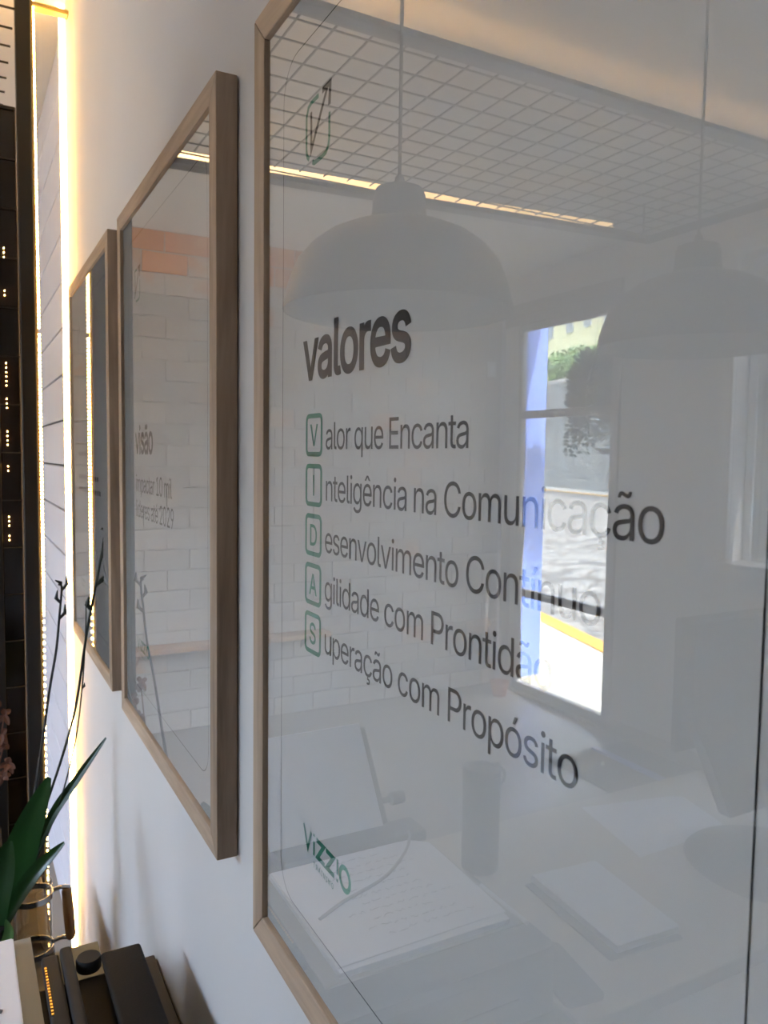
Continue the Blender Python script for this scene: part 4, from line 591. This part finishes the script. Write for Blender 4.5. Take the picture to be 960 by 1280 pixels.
# document stand with a blank sheet
t = thing('document_stand', 'black document stand behind the open notebook', 'stand', (1.33, .37, TZ))
put('foot', B(1.195, 1.318, .28, .50, TZ, TZ+.015, .004), M['plast2'], t); put('column', B(1.290, 1.315, .34, .40, TZ+.015, .852, .003), M['plast2'], t)
put('ledge', B(1.268, 1.333, .245, .545, .8525, .874, .004), M['plast2'], t)
bm = prism(bmesh.new(), [(1.326,.8745),(1.333,.8745),(1.440,1.035),(1.433,1.035)], 'y', .245, .490); put('back_plate', bm, M['plast2'], t)
put('clamp_knob', tube(bmesh.new(), [(1.36,.49,.905),(1.36,.512,.905),(1.36,.514,.905),(1.36,.542,.905)], [.006,.006,.013,.013], 16), M['plast2'], t, True)
bm = prism(bmesh.new(), [(1.320,.875),(1.3225,.875),(1.434,1.046),(1.4315,1.046)], 'y', .240, .476)
tag(put('blank_sheet', bm, M['white']), 'bluish white blank sheet propped on the black stand', 'paper')

# tumbler
cx, cy = 1.307, .702
t = thing('thermal_tumbler', 'dark green cylindrical tumbler with a loop, standing on the desk', 'tumbler', (cx, cy, TZ))
put('body', lathe(bmesh.new(), [(0,TZ),(.036,TZ),(.039,TZ+.004),(.0395,TZ+.20),(.0385,TZ+.203),(0,TZ+.203)], 40, cx, cy), M['tumbler'], t, True)
put('lid', lathe(bmesh.new(), [(.0385,TZ+.2035),(.0400,TZ+.2045),(.0405,TZ+.216),(.037,TZ+.219),(.030,TZ+.219),(.029,TZ+.214),(0,TZ+.214)], 40, cx, cy), M['tumbler'], t, True)
put('carry_loop', tube(bmesh.new(), [(cx, cy+.037+.022*math.sin(a), TZ+.190+.020*math.cos(a)) for a in [PI*k/10 for k in range(11)]], .004, 8), M['tumbler'], t, True)
put('steel_button', lathe(bmesh.new(), [(0,TZ+.220),(.006,TZ+.220),(.006,TZ+.226),(0,TZ+.228)], 12, cx-.012, cy+.03), M['steel'], t, True)

# papers, pad and phone
t = thing('loose_papers', 'two overlapping white sheets on the desk, before the monitor base', 'papers', (1.29, 1.19, TZ))
put('sheet', prism(bmesh.new(), [(1.425,1.093),(1.371,1.350),(1.185,1.300),(1.182,1.038)], 'z', TZ+.0006, TZ+.0016), M['white'], t)
put('sheet', prism(bmesh.new(), [(1.41,1.16),(1.36,1.375),(1.165,1.325),(1.20,1.10)], 'z', TZ+.0001, TZ+.0005), M['white'], t)
t = thing('note_pad', 'thick blank white pad lying alone near the desk edge', 'notepad', (1.09, .82, TZ))
sc_ = .98
put('backing_board', prism(bmesh.new(), [(1.205,.742),(1.195,.905),(.935,.885),(.948,.722)], 'z', TZ+.0003, TZ+.004), M['plast2'], t)
put('page_block', prism(bmesh.new(), [(1.208,.760),(1.192,.916),(.948,.888),(.955,.745)], 'z', TZ+.004, TZ+.017), M['white'], t)
put('top_sheet', prism(bmesh.new(), [(1.207,.760),(1.192,.917),(.946,.889),(.954,.743)], 'z', TZ+.0173, TZ+.0180), M['white'], t)
t = thing('phone', 'dark phone face down between printer and white pad', 'phone', (.95, .61, TZ))
ph_ = bmesh.new(); prism(ph_, [(x, y) for x, y in rrect(-.075,.075,-.037,.037,.012,5)], 'z', 0, .0085); bmesh.ops.bevel(ph_, geom=list(ph_.edges), offset=.0012, segments=2, affect='EDGES')
o = put('phone_body', ph_, M['plastic'], t, True, loc=(.958,.622,TZ+.0005)); o.rotation_euler.z = .16
o2 = put('camera_bump', prism(bmesh.new(), [(x, y) for x, y in rrect(.035,.066,-.028,.028,.008,4)], 'z', 0, .0018), M['black'], t, loc=(.958,.622,TZ+.0092)); o2.rotation_euler.z = .16

# monitor with round base
t = thing('monitor', 'black desktop monitor seen from behind on a round base', 'monitor', (1.04, 1.27, TZ))
put('round_base', lathe(bmesh.new(), [(0,TZ),(.168,TZ),(.172,TZ+.003),(.165,TZ+.009),(.05,TZ+.014),(0,TZ+.014)], 56, 1.035, 1.265), M['plast2'], t, True)
put('neck', tube(bmesh.new(), smoothpts([(1.06,1.36,TZ+.012),(1.10,1.37,.84),(1.14,1.38,.98)], 5), .024, 16), M['plast2'], t, True)
put('rear_shell', prism(bmesh.new(), [(1.125,1.255),(1.125,1.050),(1.185,.955),(1.265,.80),(1.46,.80),(1.55,.955),(1.61,1.05),(1.61,1.255)], 'x', 1.135, 1.165), M['plast2'], t)
put('screen_panel', B(1.166, 1.180, 1.115, 1.62, .965, 1.262, .004), M['plastic'], t)

# ================================================================ THINGS BY THE WALL (seen directly)
t = thing('zip_case', 'black soft case with brass zip teeth, on the printer', 'case', (1.1, .165, .86))
put('shell', B(1.000, 1.185, .158, .1815, .8605, .874, .005, 3), M['rubber'], t, True); put('lower_shell', B(1.002, 1.183, .1585, .181, .8602, .8604), M['rubber'], t)
bm = bmesh.new()
for k in range(16): box(bm, 1.05+k*.0068, 1.0535+k*.0068, .1765, .1795, .8742, .8755)
tag(put('zip_teeth', bm, M['gold'], t), kind='stuff')
put('binder_bar', B(1.0, 1.19, .140, .1565, .8605, .8790, .006, 3), M['rubber'], t, True)
tag(put('lens_cap', lathe(bmesh.new(), [(0,.8602),(.016,.8602),(.0175,.863),(.0175,.874),(.0155,.878),(0,.878)], 32, 1.150, .122-.001), M['rubber'], None, True), 'round black cap between the zip case and the black box', 'cap')
t = thing('black_box', 'black rounded box with a lid, against the poster wall', 'box', (1.06, .078, .86))
put('base', B(.93, 1.140, .052, .104, .8605, .873, .006, 3), M['plastic'], t, True); put('lid', B(.928, 1.143, .050, .106, .8735, .884, .006, 3), M['plastic'], t, True)
t = thing('beige_box', 'small beige cardboard box behind the black box', 'box', (1.25, .12, TZ))
put('tray', B(1.185, 1.305, .088, .150, TZ, .785, .001, 1), M['beige'], t); put('lid', B(1.183, 1.307, .087, .1515, .7853, .802, .001, 1), M['beige'], t)

# low cabinet past the desk end
LZ = .545
t = thing('low_cabinet', 'low dark cabinet by the wall carrying the orchid, past the desk', 'cabinet', (1.78, .2, 0))
put('body', B(1.50, 2.06, .118, .45, .03, LZ-.02, .003, 1), M['black'], t); put('cabinet_top', B(1.49, 2.07, .113, .455, LZ-.0195, LZ, .003, 1), M['black'], t)
for a, b in ((1.505, 1.778), (1.782, 2.055)):
    d = put('door', B(a, b, .4505, .466, .035, LZ-.025, .002, 1), M['plast2'], t); put('knob', tube(bmesh.new(), [(b-.03 if a < 1.6 else a+.03, .466, .35), (b-.03 if a < 1.6 else a+.03, .486, .35)], [.006,.010], 12), M['steel'], d, True)

# coffee press
cx, cy, G = 1.745, .155, 1.22
t = thing('french_press', 'glass coffee press with a wooden grip beside the orchid', 'coffee press', (cx, cy, LZ))
Zp = lambda z: LZ + (z-TZ)*G
LP = lambda prof: [(r*G, Zp(z)) for r, z in prof]
put('beaker', lathe(bmesh.new(), LP([(0,TZ+.004),(.029,TZ+.004),(.031,TZ+.010),(.031,TZ+.120),(.033,TZ+.124),(.0315,TZ+.124),(.0295,TZ+.118),(.0295,TZ+.008),(0,TZ+.008)]), 36, cx, cy), M['vessel'], t, True)
for z in (TZ+.002, TZ+.098): put('steel_band', lathe(bmesh.new(), LP([(.0312,z),(.0335,z),(.0335,z+.010),(.0312,z+.010),(.0312,z)]), 36, cx, cy), M['steel'], t, True)
for z in (TZ+.012, TZ+.104): put('handle_arm', tube(bmesh.new(), smoothpts([(cx,cy-.031*G,Zp(z)),(cx,cy-.045*G,Zp(z+.003)),(cx,cy-.058*G,Zp(z)),(cx,cy-.060*G,Zp(z-.004))], 4), .0045, 8), M['steel'], t, True)
put('grip', tube(bmesh.new(), [(cx,cy-.060*G,Zp(TZ+.010)),(cx,cy-.0605*G,Zp(TZ+.016)),(cx,cy-.058*G,Zp(TZ+.055)),(cx,cy-.055*G,Zp(TZ+.098)),(cx,cy-.054*G,Zp(TZ+.103))], [.008,.0105,.0112,.0105,.0075], 16), M['gripw'], t, True)

# orchid
px, py = 1.72, .262
t = thing('potted_orchid', 'orchid with bare dark flower spikes and broad green leaves in a dark pot', 'orchid', (px, py, LZ))
put('pot', lathe(bmesh.new(), [(0,LZ),(.048,LZ),(.062,LZ+.105),(.068,LZ+.108),(.068,LZ+.115),(.060,LZ+.115),(.055,LZ+.085),(0,LZ+.085)], 40, px, py), M['pot'], t, True)
bm = bmesh.new(); rr = random.Random(5)
for k in range(70):
    a, r = rr.uniform(0, 2*PI), .050*math.sqrt(rr.random()); p = Vector((px+r*math.cos(a), py+r*math.sin(a), LZ+.090+rr.uniform(0,.008))); s = rr.uniform(.004,.009)
    box(bm, p.x-s, p.x+s, p.y-s*.7, p.y+s*.7, p.z-s*.5, p.z+s*.5)
tag(put('bark_mix', bm, M['bark'], t), kind='stuff')
NX = Vector((-.93, .3, .2)).normalized()
put('leaf', leafmesh(bmesh.new(), [(1.7139,0.224,0.6171),(1.7078,0.1908,0.74),(1.7016,0.1663,0.826),(1.6955,0.1233,0.939)], .033, NX, .15), M['leaf'], t, True)
put('leaf', leafmesh(bmesh.new(), [(1.6955,0.2289,0.6048),(1.6709,0.2277,0.7154),(1.6463,0.2154,0.7891),(1.634,0.1994,0.8506)], .030, NX, .2), M['leaf'], t, True)
put('leaf', leafmesh(bmesh.new(), [(1.6893,0.224,0.6294),(1.6709,0.1847,0.7154),(1.6586,0.1478,0.7707),(1.6525,0.1005,0.8162)], .0155, Vector((-.8,.5,.4)).normalized(), .35), M['leaf'], t, True)
put('leaf', leafmesh(bmesh.new(), [(1.72,0.2019,0.654),(1.72,0.1233,0.8321),(1.72,0.0741,0.9058),(1.72,0.0078,0.9955)], .0095, Vector((-.8,.3,.5)).normalized(), .4), M['leaf'], t, True)
o = put('leaf', leafmesh(bmesh.new(), [(1.5972,0.2314,0.6171),(1.591,0.2166,0.6601),(1.5874,0.2068,0.6933),(1.5849,0.2117,0.7216)], .010, NX, .2), M['leafl'], t, True)
def spike(name, pts, r0, r1, m, buds=()):
    P = smoothpts(pts, 8); n = len(P); s = put(name, tube(bmesh.new(), P, [r0+(r1-r0)*i/(n-1) for i in range(n)], 8), M[m], t, True)
    for i, (f, L, side) in enumerate(buds):
        p = P[int(f*(n-1))]; q = P[min(n-1, int(f*(n-1))+1)]; d = (q-p).normalized()
        put('bud', tube(bmesh.new(), [p, p+d*L*.4+Vector((0,side*.35*L,0)), p+d*L+Vector((0,side*.30*L,0))], [r1*1.2, r1*2.0, r1*.5], 7), M[m], s, True)
spike('flower_spike', [(1.72,0.1798,0.6785),(1.72,0.1417,0.826),(1.72,0.0938,0.9734),(1.72,0.0667,1.0766),(1.72,0.0446,1.2191),(1.72,0.025,1.3236),(1.72,0.0059,1.4305),(1.72,0.0127,1.4452)], .0026, .0028, 'stem', [(.66,.03,1),(.72,.05,-1),(.80,.035,-1),(.88,.05,-1)])
spike('flower_spike', [(1.72,0.1908,0.6785),(1.72,0.1503,0.8874),(1.72,0.1355,0.9857),(1.72,0.1183,1.1086),(1.72,0.1036,1.1946),(1.72,0.0962,1.2683),(1.72,0.0913,1.3236),(1.72,0.0975,1.3322)], .0032, .0020, 'stemb', [(.70,.03,-1),(.78,.028,1),(.84,.03,-1),(.92,.02,-1)])
spike('flower_spike', [(1.72,0.1847,0.6785),(1.72,0.111,0.8444),(1.72,0.0717,0.9857),(1.72,0.0545,1.1086),(1.72,0.0459,1.2277),(1.72,0.0446,1.2929)], .0018, .0013, 'stem', [(.6,.012,-1),(.8,.012,-1)])
put('support_stake', tube(bmesh.new(), [(1.7225,0.1933,0.6663),(1.7225,0.1552,0.8628),(1.7225,0.1392,0.9734)], .0022, 6), M['stemb'], t, True)

# dried brown flowers against the left frame edge
t = thing('dried_flowers', 'dried brown flower sprays at the left photo edge', 'dried flowers', (2.27, .215, 0))
put('vase', lathe(bmesh.new(), [(0,0),(.03,0),(.036,.25),(.022,.55),(.02,.60),(.016,.60),(.02,.5),(0,.45)], 24, 2.27, .215), M['pot'], t, True)
rr = random.Random(11)
for k in range(6):
    x, y, z = 2.27+rr.uniform(-.03,.03), .175+rr.uniform(-.006,.03), .74+k*.04
    s = put('stalk', tube(bmesh.new(), smoothpts([(2.27,.215,.5),(2.27,.22,.65),(x,y,z)], 5), .0018, 6), M['leafd'], t, True)
    bm = bmesh.new()
    for j in range(7):
        d = Vector((rr.uniform(-1,1), rr.uniform(-.5,.5), rr.uniform(-1,1))).normalized()
        leafmesh(bm, [Vector((x,y,z)), Vector((x,y,z))+d*.012, Vector((x,y,z))+d*.024+Vector((0,0,-.006))], .007, Vector((-1,.1,.1)), .4)
    put('flower_head', bm, M['leafd'], s, True)
# wooden ledge on the brick wall
t = thing('wall_ledge', 'narrow pale wooden ledge fixed low on the brick wall', 'shelf', (4.42, 1.05, .49))
put('board', B(4.36, 4.484, .40, 1.75, .49, .52, .003, 1), M['bwood'], t)
for y in (.6, 1.1, 1.6): put('shelf_bracket', prism(bmesh.new(), [(4.484,.489),(4.39,.489),(4.484,.41)], 'y', y-.006, y+.006), M['bwood'], t)

# ================================================================ OUTSIDE, THROUGH THE DOOR
NV = Vector((-.278, .9605)); TV = Vector((.9605, .278))
def slab(name, n0, n1, t0, t1, z0, z1, th, m, kind='structure', rise=None):   # strip along the street
    bm = bmesh.new(); P = []
    for n_, z in ((n0, z0), (n1, z1)):
        for t_ in (t0, t1):
            p = TV*t_ + NV*n_; P.append((p.x, p.y, z))
    A = [bm.verts.new(q) for q in P]; Bq = [bm.verts.new((q[0], q[1], q[2]-th)) for q in P]
    bm.faces.new((A[0],A[1],A[3],A[2])); bm.faces.new((Bq[0],Bq[2],Bq[3],Bq[1]))
    for i, j in ((0,1),(1,3),(3,2),(2,0)): bm.faces.new((A[i], Bq[i], Bq[j], A[j]))
    bmesh.ops.recalc_face_normals(bm, faces=bm.faces)
    o = put(name, bm, m); o['kind'] = kind; return o
bm = bmesh.new(); prism(bm, [(-3, W+.18), (12, W+.18), (12, 7.0), (-3, 2.7+.0)][:2] + [(12, 6.62), (2.0, 3.72), (-3, 3.72)], 'z', -.3, -.05); o = setting('sidewalk', bm, M['walk'])
slab('sidewalk_verge', 2.55, 3.0, 2.0, 40, -.06, -.15, .2, M['walk'])
slab('kerb_near', 3.03, 3.22, 1.0, 40, -.045, -.045, .2, M['yel'])
slab('road', 3.22, 10.95, -14, 60, -.15, .56, .2, M['cobble'])
slab('kerb_far', 10.95, 11.25, -14, 60, .60, .60, .3, M['curb'])
slab('kerb_far_stripe', 10.90, 10.95, -14, 60, .59, .59, .3, M['yel'])
slab('verge', 11.25, 12.2, -14, 60, .60, .62, .3, M['walk'])
# retaining wall across the street
bm = bmesh.new(); P0 = TV*(-14)+NV*11.9; P1 = TV*60+NV*11.9; Q1 = TV*60+NV*12.2; Q0 = TV*(-14)+NV*12.2
prism(bm, [tuple(P0), tuple(P1), tuple(Q1), tuple(Q0)], 'z', .3, 4.35); setting('retaining_wall', bm, M['rock'])
bm = bmesh.new(); P0 = TV*(-14)+NV*11.85; P1 = TV*60+NV*11.85; Q1 = TV*60+NV*12.25; Q0 = TV*(-14)+NV*12.25
prism(bm, [tuple(P0), tuple(P1), tuple(Q1), tuple(Q0)], 'z', 4.35, 4.5); setting('retaining_wall_coping', bm, M['mortar'])
bm = bmesh.new(); P0 = TV*(-14)+NV*12.26; P1 = TV*60+NV*12.26; Q1 = TV*60+NV*40; Q0 = TV*(-14)+NV*40
prism(bm, [tuple(P0), tuple(P1), tuple(Q1), tuple(Q0)], 'z', 2.0, 4.3); setting('upper_ground', bm, M['hedge'])
def bush(t_, n_, z, r, h, label, seed, name='bush', n=1500, m='hedge'):
    rr = random.Random(seed); c = TV*t_ + NV*n_; t = thing(name, label, 'bush', (c.x, c.y, z))
    bm = bmesh.new()
    for k in range(n):
        d = Vector((rr.gauss(0,1), rr.gauss(0,1), rr.gauss(0,1))).normalized(); q = rr.uniform(.6,1)*(1+.25*noise.noise(d*2.5+Vector((seed,0,0))))
        p = Vector((c.x+d.x*r*q, c.y+d.y*r*q, z+h*.5+d.z*h*.5*q)); s = rr.uniform(.05,.13)*r
        u = Vector((rr.gauss(0,1), rr.gauss(0,1), rr.gauss(0,1))).normalized(); v = u.cross(d).normalized() if abs(u.dot(d)) < .95 else Vector((0,0,1))
        vs = [bm.verts.new(q_) for q_ in (p-u*s, p+v*s*.5, p+u*s, p-v*s*.5)]; bm.faces.new(vs)
    tag(put('foliage', bm, M[m], t), kind='stuff')
    put('trunk', tube(bmesh.new(), [(c.x,c.y,z), (c.x+.05,c.y,z+h*.6)], [.07,.03], 7), M['bark'], t)
labs = ['leafy bush above the roadside wall, behind the blue pillar edge', 'bush on the roadside wall next to the blue pillar', 'second bush along the top of the roadside wall', 'sunlit bush at the middle of the roadside wall top', 'tall bush on the wall top under the cream house', 'bush on the wall top, just short of the hanging fern', 'bush on the roadside wall, rightmost in the door glass', 'far end bush above the roadside wall']
for k, (t_, h) in enumerate(((29.9,1.3),(27.4,1.3),(24.9,1.1),(22.4,1.2),(19.9,1.2),(17.4,1.2),(14.9,1.1),(12.4,1.2))):
    bush(t_, 13.45, 4.31, 1.14, h+.35, labs[k], 20+k)
# cream house
hc = TV*32.8 + NV*17.4
t = thing('cream_house', 'pale cream house above the roadside bushes', 'house', (hc.x, hc.y, 4.3))
def hp(nm, bm, m, par=None):
    o = _put(nm, bm, M[m], par or t); return o
walls = hp('walls', B(-6.4, 5.2, -1.5, 3, 0, 7.5), 'house'); t.rotation_euler.z = math.atan2(.278, .9605)
for x in (-4.4, -2.6, -.8, 1.0, 3.2):
    f = hp('window', B(x, x+.75, -1.56, -1.50, 3.2, 3.9), 'frame_w'); hp('pane', B(x+.06, x+.69, -1.58, -1.56, 3.26, 3.84), 'hwin', f)
hp('roof', prism(bmesh.new(), [(-6.9,7.5),(5.7,7.5),(-.6,9.6)], 'y', -1.9, 3.4), 'roof')
# blue painted pillar at the door
t = thing('blue_pillar', 'blue painted pillar just outside the glazed door', 'pillar', (4.57, 3.38, -.05))
put('shaft', B(4.44, 4.70, W+.181, 3.47, -.05, 3.2, .01, 1), M['blue'], t); put('plinth', B(4.436, 4.72, W+.1805, 3.48, -.05, .03, .004, 1), M['curb'], t)
setting('trim_eave', B(-2, 6, W+.18, W+.40, 3.0, 3.1), M['curb'])
setting('facade', B(-3, 4.75, W, W+.18, HC+.125, 3.4), M['wall'])
# hanging fern
cx, cy, cz = 3.84, 3.43, 2.16
t = thing('hanging_fern', 'dark trailing fern in a hanging basket outside the door glass', 'plant', (cx, cy, cz))
put('basket', lathe(bmesh.new(), [(0,cz-.10),(.06,cz-.09),(.11,cz-.02),(.12,cz+.02),(.11,cz+.02),(.10,cz-.01),(0,cz-.03)], 28, cx, cy), M['pot'], t, True)
for k in range(3):
    a = 2*PI*k/3; put('basket_wire', tube(bmesh.new(), [(cx+.115*math.cos(a), cy+.115*math.sin(a), cz+.02), (cx, cy, 2.999)], .0018, 5), M['black'], t)
rr = random.Random(9); bm = bmesh.new()
for k in range(300):
    a = rr.uniform(0, 2*PI); R = rr.uniform(.08,.21); dr = rr.uniform(.15,.75)*(1 if rr.random() < .7 else .5); up_ = rr.uniform(.02,.13)
    b = Vector((cx+.05*math.cos(a), cy+.05*math.sin(a), cz)); e = Vector((cx+R*math.cos(a), cy+R*math.sin(a), cz+up_*.6-dr*.2)); g = e + Vector((.04*math.cos(a), .04*math.sin(a), -dr*.7))
    P = smoothpts([b, (b+e)/2+Vector((0,0,up_)), e, g], 5)
    for i in range(2, len(P)-1):
        d = (P[i+1]-P[i]).normalized(); s = d.cross(Vector((math.cos(a+1), math.sin(a+1), .2))).normalized()
        for sg in (-1, 1):
            w_ = rr.uniform(.03,.055); q = [P[i], P[i]+s*sg*w_*.6+d*.012, P[i]+s*sg*w_, P[i]+s*sg*w_*.5-d*.010]; bm.faces.new([bm.verts.new(v) for v in q])
tag(put('fronds', bm, M['fern'], t), kind='stuff')
bpy.context.view_layer.update()
